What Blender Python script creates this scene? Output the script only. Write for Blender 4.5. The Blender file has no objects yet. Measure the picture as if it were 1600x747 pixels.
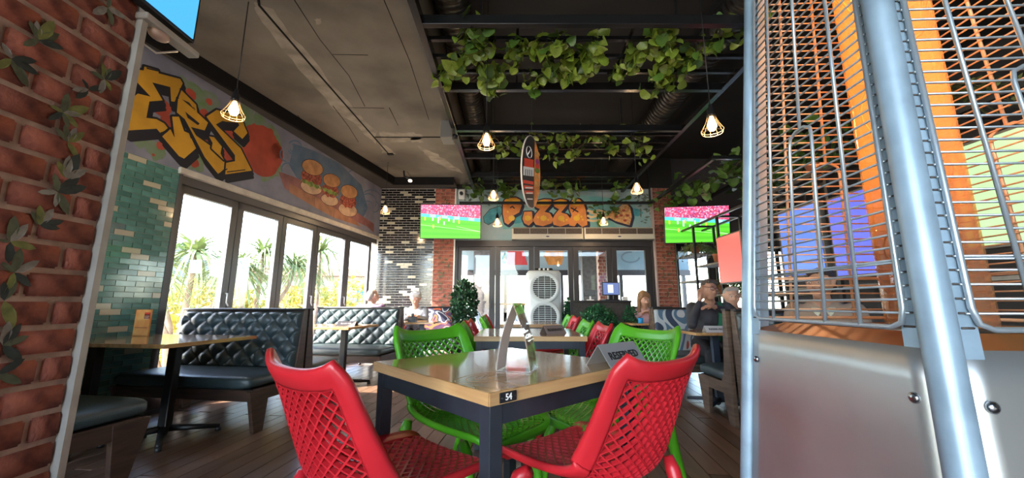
import bpy, bmesh, math, random
from math import sin, cos, pi, radians, sqrt, atan2
from mathutils import Vector, Matrix
import numpy as np
random.seed(7)
SC = bpy.context.scene
COL = SC.collection

# ------------------------------------------------------------------ camera
FPX, PITCH, CAMH = 590.0, radians(9.8), 1.0
cam = bpy.data.cameras.new('camera'); camo = bpy.data.objects.new('camera', cam); COL.objects.link(camo)
cam.sensor_width = 36; cam.lens = FPX / 1600 * 36; cam.clip_start = 0.02; cam.clip_end = 400
camo.location = (0, 0, CAMH); camo.rotation_euler = (pi / 2 + PITCH, 0, 0)
SC.camera = camo

# ------------------------------------------------------------------ world, sun, exposure
W = bpy.data.worlds.new('world'); SC.world = W; W.use_nodes = True
wn = W.node_tree; bg = wn.nodes['Background']
sky = wn.nodes.new('ShaderNodeTexSky'); sky.sky_type = 'NISHITA'; sky.sun_disc = False
sky.sun_elevation = radians(40); sky.sun_rotation = radians(-110); sky.dust_density = 1.5; sky.altitude = 100
wn.links.new(sky.outputs[0], bg.inputs[0]); bg.inputs[1].default_value = 1.25
sun = bpy.data.lights.new('sun', 'SUN'); sun.energy = 16; sun.angle = radians(0.6); sun.color = (1, .93, .80)
suno = bpy.data.objects.new('sun', sun); COL.objects.link(suno)
suno.rotation_euler = Vector((0.80, 0.36, -0.62)).to_track_quat('-Z', 'Y').to_euler()
SC.view_settings.view_transform = 'Standard'; SC.view_settings.look = 'None'
SC.view_settings.exposure = 1.15; SC.view_settings.gamma = 1.0; SC.view_settings.use_curve_mapping = False

# ------------------------------------------------------------------ pixel helpers (used only to digitise flat paintings on their walls)
def ray(u, v):
    x = (u - 800) / FPX; y = (373.5 - v) / FPX
    return (x, cos(PITCH) - y * sin(PITCH), sin(PITCH) + y * cos(PITCH))
def atY(u, v, Y):
    r = ray(u, v); t = Y / r[1]; return (r[0] * t, CAMH + r[2] * t)
# left wall frame: s along the wall, w into the room
WX, WK = -2.684, .155
P0 = Vector((WX - 7.5 * WK, 0, 0)); DS = Vector((.1532, .9882, 0)).normalized(); NW = Vector((DS.y, -DS.x, 0))
ROTW = atan2(DS.y, DS.x) - pi / 2       # rotation that turns +Y to the wall direction
def WP(s, w, z=0): return P0 + DS * s + NW * w + Vector((0, 0, z))
def wallhit(u, v):
    r = ray(u, v); t = (WX - WK * 7.5) / (r[0] - WK * r[1])
    p = Vector((r[0] * t, r[1] * t, 0)) - P0
    return (p.dot(DS), CAMH + r[2] * t)

# ------------------------------------------------------------------ materials
MATS = {}
def mat(name, col=(.5, .5, .5), rough=.5, metal=0, noise=None, bump=0, spec=.5, rnd=0, emit=None, coat=0, alpha=None, bscale=None, col2=None, sss=0):
    if name in MATS: return MATS[name]
    m = bpy.data.materials.new(name); m.use_nodes = True; MATS[name] = m
    nt = m.node_tree; b = nt.nodes['Principled BSDF']
    b.inputs['Base Color'].default_value = (*col, 1); b.inputs['Roughness'].default_value = rough
    b.inputs['Metallic'].default_value = metal; b.inputs['Specular IOR Level'].default_value = spec
    if coat: b.inputs['Coat Weight'].default_value = coat; b.inputs['Coat Roughness'].default_value = .08
    if emit: b.inputs['Emission Color'].default_value = (*emit[0], 1); b.inputs['Emission Strength'].default_value = emit[1]
    L = nt.links.new
    last = None
    if noise:
        tc = nt.nodes.new('ShaderNodeTexCoord'); n = nt.nodes.new('ShaderNodeTexNoise')
        n.inputs['Scale'].default_value = noise[0]; n.inputs['Detail'].default_value = 6
        L(tc.outputs['Object'], n.inputs['Vector'])
        rp = nt.nodes.new('ShaderNodeValToRGB')
        c2 = col2 if col2 else tuple(c * (1 - noise[1]) for c in col)
        rp.color_ramp.elements[0].position = .36; rp.color_ramp.elements[1].position = .64
        rp.color_ramp.elements[0].color = (*c2, 1); rp.color_ramp.elements[1].color = (*[min(1, c * (1 + (0 if col2 else noise[1] * .5))) for c in col], 1)
        L(n.outputs['Fac'], rp.inputs[0]); last = rp.outputs[0]
    if rnd:
        oi = nt.nodes.new('ShaderNodeObjectInfo'); hs = nt.nodes.new('ShaderNodeHueSaturation')
        ma = nt.nodes.new('ShaderNodeMath'); ma.operation = 'MULTIPLY_ADD'; ma.inputs[1].default_value = 2 * rnd; ma.inputs[2].default_value = 1 - rnd
        L(oi.outputs['Random'], ma.inputs[0]); L(ma.outputs[0], hs.inputs['Value'])
        if last: L(last, hs.inputs['Color'])
        else: hs.inputs['Color'].default_value = (*col, 1)
        last = hs.outputs[0]
    if last: L(last, b.inputs['Base Color'])
    if bump:
        tc = nt.nodes.new('ShaderNodeTexCoord'); n = nt.nodes.new('ShaderNodeTexNoise'); n.inputs['Scale'].default_value = bscale or 40
        n.inputs['Detail'].default_value = 5; L(tc.outputs['Object'], n.inputs['Vector'])
        bp = nt.nodes.new('ShaderNodeBump'); bp.inputs['Strength'].default_value = bump; bp.inputs['Distance'].default_value = .01
        L(n.outputs['Fac'], bp.inputs['Height']); L(bp.outputs[0], b.inputs['Normal'])
    return m
def wood(name, c1, c2, rough=.35, scale=(2, 30, 30), coat=0, rnd=0):
    if name in MATS: return MATS[name]
    m = mat(name, c1, rough, coat=coat); nt = m.node_tree; b = nt.nodes['Principled BSDF']; L = nt.links.new
    tc = nt.nodes.new('ShaderNodeTexCoord'); mp = nt.nodes.new('ShaderNodeMapping'); mp.inputs['Scale'].default_value = scale
    n = nt.nodes.new('ShaderNodeTexNoise'); n.inputs['Scale'].default_value = 1.5; n.inputs['Detail'].default_value = 8; n.inputs['Distortion'].default_value = .6
    rp = nt.nodes.new('ShaderNodeValToRGB'); rp.color_ramp.elements[0].position = .32; rp.color_ramp.elements[1].position = .68
    rp.color_ramp.elements[0].color = (*c2, 1); rp.color_ramp.elements[1].color = (*c1, 1)
    L(tc.outputs['Object'], mp.inputs[0]); L(mp.outputs[0], n.inputs['Vector']); L(n.outputs['Fac'], rp.inputs[0])
    last = rp.outputs[0]
    if rnd:
        oi = nt.nodes.new('ShaderNodeObjectInfo'); hs = nt.nodes.new('ShaderNodeHueSaturation')
        ma = nt.nodes.new('ShaderNodeMath'); ma.operation = 'MULTIPLY_ADD'; ma.inputs[1].default_value = 2 * rnd; ma.inputs[2].default_value = 1 - rnd
        L(oi.outputs['Random'], ma.inputs[0]); L(ma.outputs[0], hs.inputs['Value']); L(last, hs.inputs['Color']); last = hs.outputs[0]
        ad = nt.nodes.new('ShaderNodeVectorMath'); ad.operation = 'ADD'; cb = nt.nodes.new('ShaderNodeCombineXYZ')
        mu = nt.nodes.new('ShaderNodeMath'); mu.operation = 'MULTIPLY'; mu.inputs[1].default_value = 37.
        L(oi.outputs['Random'], mu.inputs[0]); L(mu.outputs[0], cb.inputs[0]); L(mp.outputs[0], ad.inputs[0]); L(cb.outputs[0], ad.inputs[1]); L(ad.outputs[0], n.inputs['Vector'])
    L(last, b.inputs['Base Color'])
    bp = nt.nodes.new('ShaderNodeBump'); bp.inputs['Strength'].default_value = .12; bp.inputs['Distance'].default_value = .004
    L(n.outputs['Fac'], bp.inputs['Height']); L(bp.outputs[0], b.inputs['Normal'])
    return m
def glassmat(name, tint=(1, 1, 1), refl=.08, rough=0.02):
    m = bpy.data.materials.new(name); m.use_nodes = True; nt = m.node_tree; MATS[name] = m
    nt.nodes.remove(nt.nodes['Principled BSDF']); out = nt.nodes['Material Output']
    t = nt.nodes.new('ShaderNodeBsdfTransparent'); t.inputs[0].default_value = (*tint, 1)
    g = nt.nodes.new('ShaderNodeBsdfGlossy'); g.inputs['Roughness'].default_value = rough
    lw = nt.nodes.new('ShaderNodeLayerWeight'); lw.inputs[0].default_value = .5
    pw = nt.nodes.new('ShaderNodeMath'); pw.operation = 'POWER'; pw.inputs[1].default_value = 4; nt.links.new(lw.outputs['Facing'], pw.inputs[0])
    ma = nt.nodes.new('ShaderNodeMath'); ma.operation = 'MULTIPLY_ADD'; ma.inputs[1].default_value = .5; ma.inputs[2].default_value = refl * .5; nt.links.new(pw.outputs[0], ma.inputs[0])
    mx = nt.nodes.new('ShaderNodeMixShader'); nt.links.new(ma.outputs[0], mx.inputs[0])
    nt.links.new(t.outputs[0], mx.inputs[1]); nt.links.new(g.outputs[0], mx.inputs[2]); nt.links.new(mx.outputs[0], out.inputs[0])
    return m
def emis(name, col, st):
    m = mat(name, (0.02, .02, .02), .4, emit=(col, st)); return m

GLASS = glassmat('window glass'); ACRYL = glassmat('clear acrylic', (.96, .98, .98)); AMBER = glassmat('amber quartz glass', (1, .78, .52))
_nt = AMBER.node_tree; _mx = _nt.nodes.new('ShaderNodeMixShader'); _mx.inputs[0].default_value = .26; _tr = _nt.nodes.new('ShaderNodeBsdfTranslucent'); _tr.inputs[0].default_value = (.80, .55, .35, 1)
_df = _nt.nodes.new('ShaderNodeBsdfDiffuse'); _df.inputs[0].default_value = (.62, .40, .26, 1); _m2 = _nt.nodes.new('ShaderNodeMixShader'); _nt.links.new(_tr.outputs[0], _m2.inputs[1]); _nt.links.new(_df.outputs[0], _m2.inputs[2])
_out = _nt.nodes['Material Output']; _src = _out.inputs[0].links[0].from_socket; _nt.links.new(_src, _mx.inputs[1]); _nt.links.new(_m2.outputs[0], _mx.inputs[2]); _nt.links.new(_mx.outputs[0], _out.inputs[0])
BLACK = mat('black painted steel', (.013, .014, .017), .42, noise=(6, .3)); BLACKM = mat('black matt paint', (.006, .006, .007), .8, spec=.2)
FRAME = mat('dark grey aluminium', (.045, .042, .045), .4, .3); FRAMEL = mat('grey aluminium window frame', (.09, .092, .10), .38, .3)
WHITE = mat('white plastic', (.72, .73, .72), .4); CREAM = mat('cream trim paint', (.56, .53, .47), .5, noise=(9, .15))
LEATH = mat('dark green black leather', (.035, .055, .060), .33, bump=.25, bscale=180, spec=.6)
DWOOD = wood('dark walnut bench wood', (.085, .042, .026), (.035, .018, .012), .45, (3, 3, 22))
GWOOD = wood('grey brown bench wood', (.16, .105, .07), (.075, .048, .032), .5, (3, 3, 22))
PLANK = wood('dark brown floorboard', (.19, .112, .075), (.115, .064, .042), .31, (10, 1.0, 4), rnd=.28)
TOPW = wood('varnished honey table wood', (.56, .34, .14), (.36, .19, .065), .15, (16, 2, 10), coat=.6)
TOPE = wood('table edge wood', (.60, .37, .16), (.46, .25, .10), .4, (2, 2, 20))
RED = mat('red polypropylene', (.52, .016, .024), .36, noise=(5, .12)); GREEN = mat('lime green polypropylene', (.085, .38, .012), .36, noise=(5, .12))
CONC = mat('raw concrete soffit', (.155, .14, .115), .85, noise=(1.3, .38), bump=.5, bscale=9)
PLAST = mat('pale plaster patch', (.27, .245, .20), .85, noise=(5, .35))
DCEIL = mat('charcoal ceiling paint', (.017, .0165, .016), .8, noise=(1.1, .35)); DBULK = mat('dark grey bulkhead paint', (.060, .058, .055), .75, noise=(2, .2))
BRICK = mat('red brick', (.46, .15, .095), .85, noise=(13, .5), bump=.6, bscale=60, rnd=.2, col2=(.17, .058, .05), spec=.25); MORT = mat('grey pink mortar', (.52, .36, .28), .9, noise=(12, .3), bump=.4, bscale=90)
TEAL = mat('teal glazed tile', (.10, .24, .215), .12, noise=(8, .2), rnd=.2, coat=.5); GROUT = mat('pale green grout', (.34, .38, .30), .8)
CRT = mat('cream glazed tile', (.50, .46, .34), .15, rnd=.1, coat=.4); BLT = mat('black glazed tile', (.012, .011, .014), .13, rnd=.3, coat=.5); WGR = mat('pale grey grout', (.52, .50, .47), .8)
SILV = mat('galvanised pale blue steel', (.26, .36, .44), .38, .25, noise=(12, .2)); STEEL = mat('brushed stainless sheet', (.50, .52, .51), .42, .85, noise=(3, .12), bump=.10, bscale=5)
COPP = mat('copper film', (.36, .13, .04), .35, .6, noise=(10, .2)); GLOWWIRE = mat('grille wire with painted flame glow', (.66, .40, .23), .45, .2)  # rear grilles are plain steel wire; flame glow is painted into their colour

# ------------------------------------------------------------------ mesh helpers
class MB:
    def __init__(s): s.v = []; s.f = []; s.sm = []
    def add(s, vs, fs, smooth=False):
        o = len(s.v); s.v += [tuple(p) for p in vs]; s.f += [tuple(i + o for i in f) for f in fs]; s.sm += [smooth] * len(fs); return s
    def box(s, c, d, rz=0, M=None, taper=1.0):
        x, y, z = [k / 2 for k in d]; R = Matrix.Rotation(rz, 3, 'Z'); vs = []
        for sz in (-1, 1):
            k = taper if sz < 0 else 1
            for sx, sy in ((-1, -1), (1, -1), (1, 1), (-1, 1)):
                p = R @ Vector((sx * x * k, sy * y * k, sz * z)) + Vector(c)
                vs.append(M @ p if M else p)
        return s.add(vs, [(0, 3, 2, 1), (4, 5, 6, 7), (0, 1, 5, 4), (1, 2, 6, 5), (2, 3, 7, 6), (3, 0, 4, 7)])
    def tube(s, pts, r, n=8, caps=True, flat=1.0):
        pts = [Vector(p) for p in pts]; N = len(pts); rr = r if isinstance(r, (list, tuple)) else [r] * N
        vs = []; up = Vector((0, 0, 1)); prev = None
        for i, p in enumerate(pts):
            t = (pts[min(i + 1, N - 1)] - pts[max(i - 1, 0)]).normalized()
            if prev is None:
                a = t.cross(up); 
                if a.length < .1: a = t.cross(Vector((0, 1, 0)))
                a.normalize()
            else:
                a = prev - t * prev.dot(t); a.normalize()
            prev = a; b = t.cross(a)
            for k in range(n):
                th = 2 * pi * k / n; vs.append(p + (a * cos(th) + b * sin(th) * flat) * rr[i])
        fs = [(i * n + k, i * n + (k + 1) % n, (i + 1) * n + (k + 1) % n, (i + 1) * n + k) for i in range(N - 1) for k in range(n)]
        if caps: fs += [tuple(range(n))[::-1], tuple(range((N - 1) * n, N * n))]
        return s.add(vs, fs, True)
    def lathe(s, prof, c=(0, 0, 0), n=20, axis='Z'):
        vs = []; fs = []; m = len(prof)
        for k in range(n):
            th = 2 * pi * k / n
            for r, z in prof:
                p = Vector((r * cos(th), r * sin(th), z))
                if axis == 'Y': p = Vector((p.x, p.z, p.y))
                if axis == 'X': p = Vector((p.z, p.x, p.y))
                vs.append(p + Vector(c))
        for k in range(n):
            for j in range(m - 1):
                a = k * m + j; b = ((k + 1) % n) * m + j; fs.append((a, b, b + 1, a + 1))
        return s.add(vs, fs, True)
    def prism(s, poly, a, b, f=lambda x, y, z: (x, y, z)):
        """poly in (p,q); extruded from a to b; f maps (p,q,t)"""
        n = len(poly); vs = [f(p, q, a) for p, q in poly] + [f(p, q, b) for p, q in poly]
        fs = [tuple(range(n))[::-1], tuple(range(n, 2 * n))] + [(i, (i + 1) % n, n + (i + 1) % n, n + i) for i in range(n)]
        return s.add(vs, fs)
    def grid(s, fn, nu, nv, smooth=True):
        vs = [fn(i / nu, j / nv) for j in range(nv + 1) for i in range(nu + 1)]
        fs = [(j * (nu + 1) + i, j * (nu + 1) + i + 1, (j + 1) * (nu + 1) + i + 1, (j + 1) * (nu + 1) + i) for j in range(nv) for i in range(nu)]
        return s.add(vs, fs, smooth)
    def ell(s, c, r, n=12, m=8, R=None):
        vs = []; fs = []
        for j in range(m + 1):
            ph = pi * j / m
            for i in range(n):
                th = 2 * pi * i / n; p = Vector((r[0] * sin(ph) * cos(th), r[1] * sin(ph) * sin(th), r[2] * cos(ph)))
                if R: p = R @ p
                vs.append(p + Vector(c))
        for j in range(m):
            for i in range(n): fs.append((j * n + i, j * n + (i + 1) % n, (j + 1) * n + (i + 1) % n, (j + 1) * n + i))
        return s.add(vs, fs, True)
    def mesh(s, name, m):
        me = bpy.data.meshes.new(name); me.from_pydata(s.v, [], s.f); me.update()
        me.polygons.foreach_set('use_smooth', s.sm)
        bm = bmesh.new(); bm.from_mesh(me); bmesh.ops.recalc_face_normals(bm, faces=bm.faces); bm.to_mesh(me); bm.free()
        if m: me.materials.append(m)
        return me
    def build(s, name, m, parent=None, bevel=0, seg=2, loc=None, rz=0):
        o = bpy.data.objects.new(name, s.mesh(name, m)); COL.objects.link(o)
        if parent: o.parent = parent
        if loc is not None: o.location = loc; o.rotation_euler = (0, 0, rz)
        if bevel: 
            md = o.modifiers.new('bevel', 'BEVEL'); md.width = bevel; md.segments = seg; md.limit_method = 'ANGLE'; md.angle_limit = radians(40)
        return o
def tag(o, label=None, cat=None, group=None, kind=None):
    if label: o['label'] = label
    if cat: o['category'] = cat
    if group: o['group'] = group
    if kind: o['kind'] = kind
    return o
def empty(name, loc=(0, 0, 0), rz=0, label=None, cat=None, group=None, kind=None):
    o = bpy.data.objects.new(name, None); COL.objects.link(o); o.location = loc; o.rotation_euler = (0, 0, rz); o.empty_display_size = .1
    return tag(o, label, cat, group, kind)
def inst(me, name, parent, loc=(0, 0, 0), rot=(0, 0, 0), sc=1):
    o = bpy.data.objects.new(name, me); COL.objects.link(o); o.parent = parent; o.location = loc; o.rotation_euler = rot
    o.scale = (sc, sc, sc) if not isinstance(sc, tuple) else sc
    return o
def children(o): return KIDS.get(o.name, [])
def copy_tree(o, parent=None):
    c = o.copy(); COL.objects.link(c); c.parent = parent
    for ch in list(o.children): copy_tree(ch, c)
    return c
def text_mesh(txt, size, ext=.001):
    cu = bpy.data.curves.new('lettering', 'FONT'); cu.body = txt; cu.size = size; cu.extrude = ext; cu.align_x = 'CENTER'; cu.align_y = 'CENTER'; cu.resolution_u = 2
    cu.offset = size * .012
    o = bpy.data.objects.new('lettering', cu); COL.objects.link(o); dg = bpy.context.evaluated_depsgraph_get(); dg.update()
    me = bpy.data.meshes.new_from_object(o.evaluated_get(dg)); bpy.data.objects.remove(o); return me
def lettering(txt, size, m, parent, M, name='lettering', squash=1.0):
    me = text_mesh(txt, size); me.materials.clear(); me.materials.append(m)
    o = bpy.data.objects.new(name, me); COL.objects.link(o); o.parent = parent; o.matrix_local = M @ Matrix.Diagonal((squash, 1, 1, 1)); return o
def frameM(o, x, y):  # matrix with local x,y axes (text plane)
    x = Vector(x).normalized(); y = Vector(y).normalized(); z = x.cross(y)
    return Matrix(((x.x, y.x, z.x, o[0]), (x.y, y.y, z.y, o[1]), (x.z, y.z, z.z, o[2]), (0, 0, 0, 1)))
def poly_clean(pts):
    return pts
class Paint:
    """flat paint on a wall: f(a,b,h) -> 3D with h the height of the coat above the wall"""
    def __init__(s, f): s.f = f
    def poly(s, pts, h, mb):
        bm = bmesh.new(); vs = [bm.verts.new(s.f(a, b, h)) for a, b in pts]
        f = bm.faces.new(vs); f.normal_update(); bmesh.ops.triangulate(bm, faces=[f]); bm.verts.index_update()
        mb.add([v.co[:] for v in bm.verts], [[v.index for v in f.verts] for f in bm.faces]); bm.free()
    def stroke(s, pts, w, h, mb, closed=False):
        P = [Vector(p) for p in pts]
        if closed: P.append(P[0])
        for i in range(len(P) - 1):
            a, b = P[i], P[i + 1]; d = b - a
            if d.length < 1e-6: continue
            n = Vector((-d.y, d.x)).normalized() * w / 2
            mb.add([s.f(*(a + n), h), s.f(*(a - n), h), s.f(*(b - n), h), s.f(*(b + n), h)], [(0, 1, 2, 3)])
            s.disc(b, w / 2, h + .00005 * (i % 3 + 1), mb, 8)
    def disc(s, c, r, h, mb, n=20, ry=None, rot=0):
        pts = []
        for k in range(n):
            x = r * cos(2 * pi * k / n); y = (ry or r) * sin(2 * pi * k / n)
            pts.append((c[0] + x * cos(rot) - y * sin(rot), c[1] + x * sin(rot) + y * cos(rot)))
        mb.add([s.f(*p, h) for p in pts], [tuple(range(n))])

# ================================================================== STRUCTURE
def struct(name, mb, m, parent=None, bevel=0):
    o = mb.build(name, m, parent, bevel)
    if not parent: o['kind'] = 'structure'
    return o
floor = struct('floor', MB().box((1.0, 3.0, -.05), (9.6, 11.2, .06)), mat('dark floor base', (.03, .02, .015), .6))
def planks():
    dx, ang, wid = .095, -math.atan(.095), .125; random.seed(3); meshes = {}
    for i in range(-27, 38):
        y = .9 + (i * .53) % 1.1 - 1.1
        while y < 7.5:
            l = 1.75; cy = y + l / 2; cx = i * wid + dx * cy - .25; ok = (-3.84 + .155 * cy - .1) < cx < 3.4 and cy > .6
            if 3.6 > cx > 2.2 and cy < 2.0: ok = False
            if cx < -1.2 and cy < 1.5: ok = False
            if ok:
                if not meshes: meshes[0] = MB().box((0, 0, 0), (wid - .0065, l - .006, .016)).mesh('floorboard', PLANK)
                inst(meshes[0], 'floorboard', floor, (cx, cy, -.008 + random.uniform(-.0006, .0006)), (0, 0, ang))
            y += l
planks()
terr = struct('floor_terrace', MB().box((.2, -5.1, -.06), (12, 5, .08)), mat('grey terrace paving', (.20, .19, .18), .8, noise=(3, .2)))
ground = struct('ground', MB().box((0, 0, -.5), (240, 240, .2)), mat('dry pale ground', (.46, .42, .34), .9, noise=(.4, .3)))

# ---- ceiling
ZS = 3.43
slab = struct('ceiling', MB().box((-2.55, 2.1, ZS + .3), (3.55, 11.8, .6)), CONC)  # unseen length behind the camera added to keep sun off the heater
dark = struct('ceiling_high', MB().box((2.6, .6, 4.1), (6.9, 15.0, .2)), DCEIL)  # unseen length behind the camera added to darken what the heater reflects
def zp(u, v, Z=ZS):
    r = ray(u, v); t = (Z - CAMH) / r[2]; return Vector((r[0] * t, r[1] * t, Z))
bulk_poly = [(-3.75, .5), (-2.684, 7.5), (-1.13, 7.5), (-1.13, 7.05), (-2.30, 7.05), (-3.82, .5)]
bulk_poly = [(-3.80, .3), (-2.684, 7.5), (-1.13, 7.5), (-1.13, 7.05), (-2.30, 7.05), (-3.62, 1.4), (-3.60, .3)]
mb = MB(); mb.prism([(-2.684, 7.5), (-1.13, 7.5), (-1.13, 7.03), (-2.29, 7.03)], 3.35, ZS); mb.prism([(-3.80, .3), (-2.684, 7.5), (-2.29, 7.03), (-3.60, 1.3)], 3.35, ZS)
struct('trim_1', mb, DBULK)
mb = MB(); mb.prism([(-2.30, 7.04), (-1.13, 7.04), (-1.13, 7.01), (-2.27, 7.01)], 3.28, ZS); mb.prism([(-2.30, 7.04), (-2.27, 7.0), (-3.57, 1.3), (-3.62, 1.3)], 3.28, ZS)
struct('trim_2', mb, BLACKM)
# joints, conduits and plaster patches on the soffit
for pts in ([(460, 0), (500, 62), (545, 118), (570, 166)], [(600, 0), (640, 95), (670, 187)], [(520, 165), (545, 198), (560, 222)], [(465, 180), (510, 235), (535, 262)], [(608, 168), (622, 196)], [(520, 85), (575, 86)], [(545, 168), (600, 169)], [(636, 268), (648, 284)]):
    MB().tube([zp(*p) for p in pts], .0035, 5).build('soffit_joint', BLACKM, slab)
MB().tube([zp(400, -30), zp(405, 8), zp(500, 118), zp(606, 239)], .011, 6).build('conduit', BLACKM, slab)
MB().tube([zp(586, 214), zp(692, 214)], .011, 6).build('conduit', BLACKM, slab)
MB().box(tuple(zp(610, 240)), (.09, .05, .04)).build('conduit_box', BLACKM, slab)
random.seed(5)
def patch(pts, name='plaster_patch'):
    bm = bmesh.new(); P = []
    for i in range(len(pts)):
        a, b = Vector(pts[i]), Vector(pts[(i + 1) % len(pts)])
        for k in range(5):
            q = a.lerp(b, k / 5) + Vector((random.uniform(-2.5, 2.5), random.uniform(-1.5, 1.5))); w = zp(q.x, q.y, ZS - .001); P.append(w)
    f = bm.faces.new([bm.verts.new(p) for p in P]); f.normal_update(); bmesh.ops.triangulate(bm, faces=[f]); me = bpy.data.meshes.new(name); bm.to_mesh(me); bm.free(); me.materials.append(PLAST)
    o = bpy.data.objects.new(name, me); COL.objects.link(o); o.parent = slab
patch([(398, 2), (425, 15), (470, 72), (545, 160), (588, 206), (590, 228), (540, 184), (520, 168), (455, 92), (400, 20)]); patch([(590, 206), (640, 207), (662, 210), (655, 219), (600, 224)]); patch([(588, 222), (604, 226), (618, 240), (598, 238)])
patch([(490, 30), (500, 29), (504, 35), (497, 39)])
patch([(648, 226), (672, 236), (700, 252), (724, 272), (700, 264), (668, 246)]); patch([(640, 214), (662, 216), (664, 222), (645, 222)])

# ---- left wall: mural band, tiled pier, windows
def wbox(s0, s1, w0, w1, z0, z1, mb=None):
    mb = mb or MB(); c = WP((s0 + s1) / 2, (w0 + w1) / 2, (z0 + z1) / 2); return mb.box(c, (w1 - w0, s1 - s0, z1 - z0), ROTW)
MURAL = mat('lavender grey sprayed wall', (.30, .31, .40), .7, noise=(2.2, .25), col2=(.19, .20, .27))
wl = struct('wall_left', wbox(-3.6, 7.62, -.2, 0, 2.31, 3.6), MURAL)
wt = struct('wall_left_pier', wbox(-3.6, 3.62, -.2, -.004, -.1, 2.31), GROUT)  # both left walls lengthened unseen behind the camera to block the sun
tm = [MB().box((0, 0, 0), (.006, .146, .044)).mesh('wall_tile', m) for m in (TEAL, CRT)]
tmh = [MB().box((0, 0, 0), (.006, .070, .044)).mesh('wall_tile', m) for m in (TEAL, CRT)]
random.seed(11)
cnt = 0
for r in range(48):
    s = 3.62 - .151 * (6 if r % 2 else 5.5); z = .024 + r * .048
    for k in range(7 if r % 2 == 0 else 6):
        a = s + k * .151 - (.0 if r % 2 else .0); b = min(a + .151, 3.62)
        if b - a < .04 or a < 2.7: continue
        cream = (k * 4 + r * 3 + (r // 5)) % 9 == 0
        me = (tm if b - a > .1 else tmh)[1 if cream else 0]
        inst(me, 'wall_tile', wt, WP((a + b) / 2, 0, z), (random.uniform(-.01, .01), random.uniform(-.012, .012), ROTW)); cnt += 1
struct('trim_3', wbox(3.618, 3.65, -.12, .008, 0, 2.30), FRAMEL)
struct('trim_4', wbox(3.60, 7.55, -.06, .035, 2.275, 2.335), CREAM)
struct('trim_5', wbox(3.62, 7.55, -.16, -.02, 2.19, 2.275), FRAMEL)
struct('baseboard_left', wbox(3.65, 7.5, -.16, -.02, -.05, .04), FRAMEL)
edges = [3.65, 4.372, 5.083, 5.781, 6.62, 7.42]
for i in range(5):
    a, b = edges[i] + .003, edges[i + 1] - .003
    w = empty('window_%d' % (i + 1), WP(0, 0), 0, kind='structure'); w.location = (0, 0, 0)
    mb = MB()
    for q in (a + .04, b - .04): wbox(q - .04, q + .04, -.11, -.05, .04, 2.19, mb)
    wbox(a, b, -.11, -.05, 2.11, 2.19, mb); wbox(a, b, -.11, -.05, .04, .16, mb)
    mb.build('window_frame', FRAMEL, w, .004)
    wbox(a + .08, b - .08, -.083, -.077, .16, 2.11).build('pane', GLASS, w)
    if i in (0, 2, 3): MB().tube([WP(b - .03, -.05, 1.12), WP(b - .03, -.02, 1.12), WP(b - .03, -.02, 1.02), WP(b - .01, -.015, .98)], .008, 6).build('handle', WHITE, w)
# ---- back wall
YB = 7.5
def bx(x0, x1, y0, y1, z0, z1, mb=None): return (mb or MB()).box(((x0 + x1) / 2, (y0 + y1) / 2, (z0 + z1) / 2), (x1 - x0, y1 - y0, z1 - z0))
PALEM = mat('pale turquoise sprayed wall', (.42, .50, .52), .7, noise=(1.6, .2), col2=(.24, .42, .46))
wb = struct('wall_back', bx(-1.13, 2.86, YB, YB + .2, 2.26, 3.36), PALEM)
struct('wall_back_upper', bx(-1.3, 3.3, YB - .03, YB + .2, 3.34, 4.1), DCEIL)
wbt = struct('wall_back_tiled', bx(-2.9, -1.56, YB + .004, YB + .2, -.1, 3.6), WGR)
wbr = struct('wall_back_right', bx(3.24, 6.0, YB, YB + .2, 2.1, 4.1), mat('dark aubergine wall', (.05, .045, .05), .8))
bt = [MB().box((0, 0, 0), (.150, .008, .040)).mesh('wall_tile', m) for m in (BLT, CRT)]; bth = [MB().box((0, 0, 0), (.07, .008, .040)).mesh('wall_tile', m) for m in (BLT, CRT)]
rest = MB(); restc = MB(); cnt = 0
for r in range(50):
    z = 3.315 - r * .0495
    x = -2.69 - (.078 if r % 2 else 0)
    while x < -1.58:
        b = min(x + .156, -1.565); a = max(x, -2.70)
        if b - a > .05:
            cream = random.random() < .13
            if cnt < 298: inst((bt if b - a > .11 else bth)[cream], 'wall_tile', wbt, ((a + b) / 2, YB, z), (random.uniform(-.012, .012), 0, 0)); cnt += 1
            else: (restc if cream else rest).box(((a + b) / 2, YB, z), (b - a - .008, .008, .040))
        x += .156
rest.build('lower_wall_tiles', BLT, wbt)['kind'] = 'stuff'; restc.build('lower_cream_tiles', CRT, wbt)['kind'] = 'stuff'
brm = MB().box((0, 0, 0), (.186, .02, .062)).mesh('brick', BRICK); brh = MB().box((0, 0, 0), (.088, .02, .062)).mesh('brick', BRICK)
def brickcol(name, x0, x1, y, z1, side=None, z0=.3):
    p = struct(name, bx(x0, x1, y, YB + .2, -.1, z1), MORT); w = x1 - x0; r = 0; z = z1 - .04
    while z > z0:
        if r % 2: items = [(x0 + w * .25, w * .5 - .012), (x0 + w * .75, w * .5 - .012)]
        else: items = [(x0 + w * .14, w * .28 - .012), (x0 + w * .52, w * .48 - .012), (x0 + w * .88, w * .24 - .012)]
        for c, l in items: inst(brm, 'brick', p, (c, y - .004 + random.uniform(-.003, .002), z), (0, 0, 0), (l / .186, 1, 1))
        z -= .075; r += 1
    return p
pil1 = brickcol('wall_pillar_left', -1.56, -1.15, YB - .06, 3.33)
pil2 = brickcol('wall_pillar_right', 2.84, 3.22, YB - .10, 3.33)
bx(-1.16, -1.13, YB - .08, YB + .1, 0, 3.33).build('corner_strip', WHITE, pil1); bx(2.82, 2.845, YB - .12, YB, 0, 3.33).build('corner_strip', mat('pink grey corner trim', (.45, .36, .34), .5), pil2)
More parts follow.
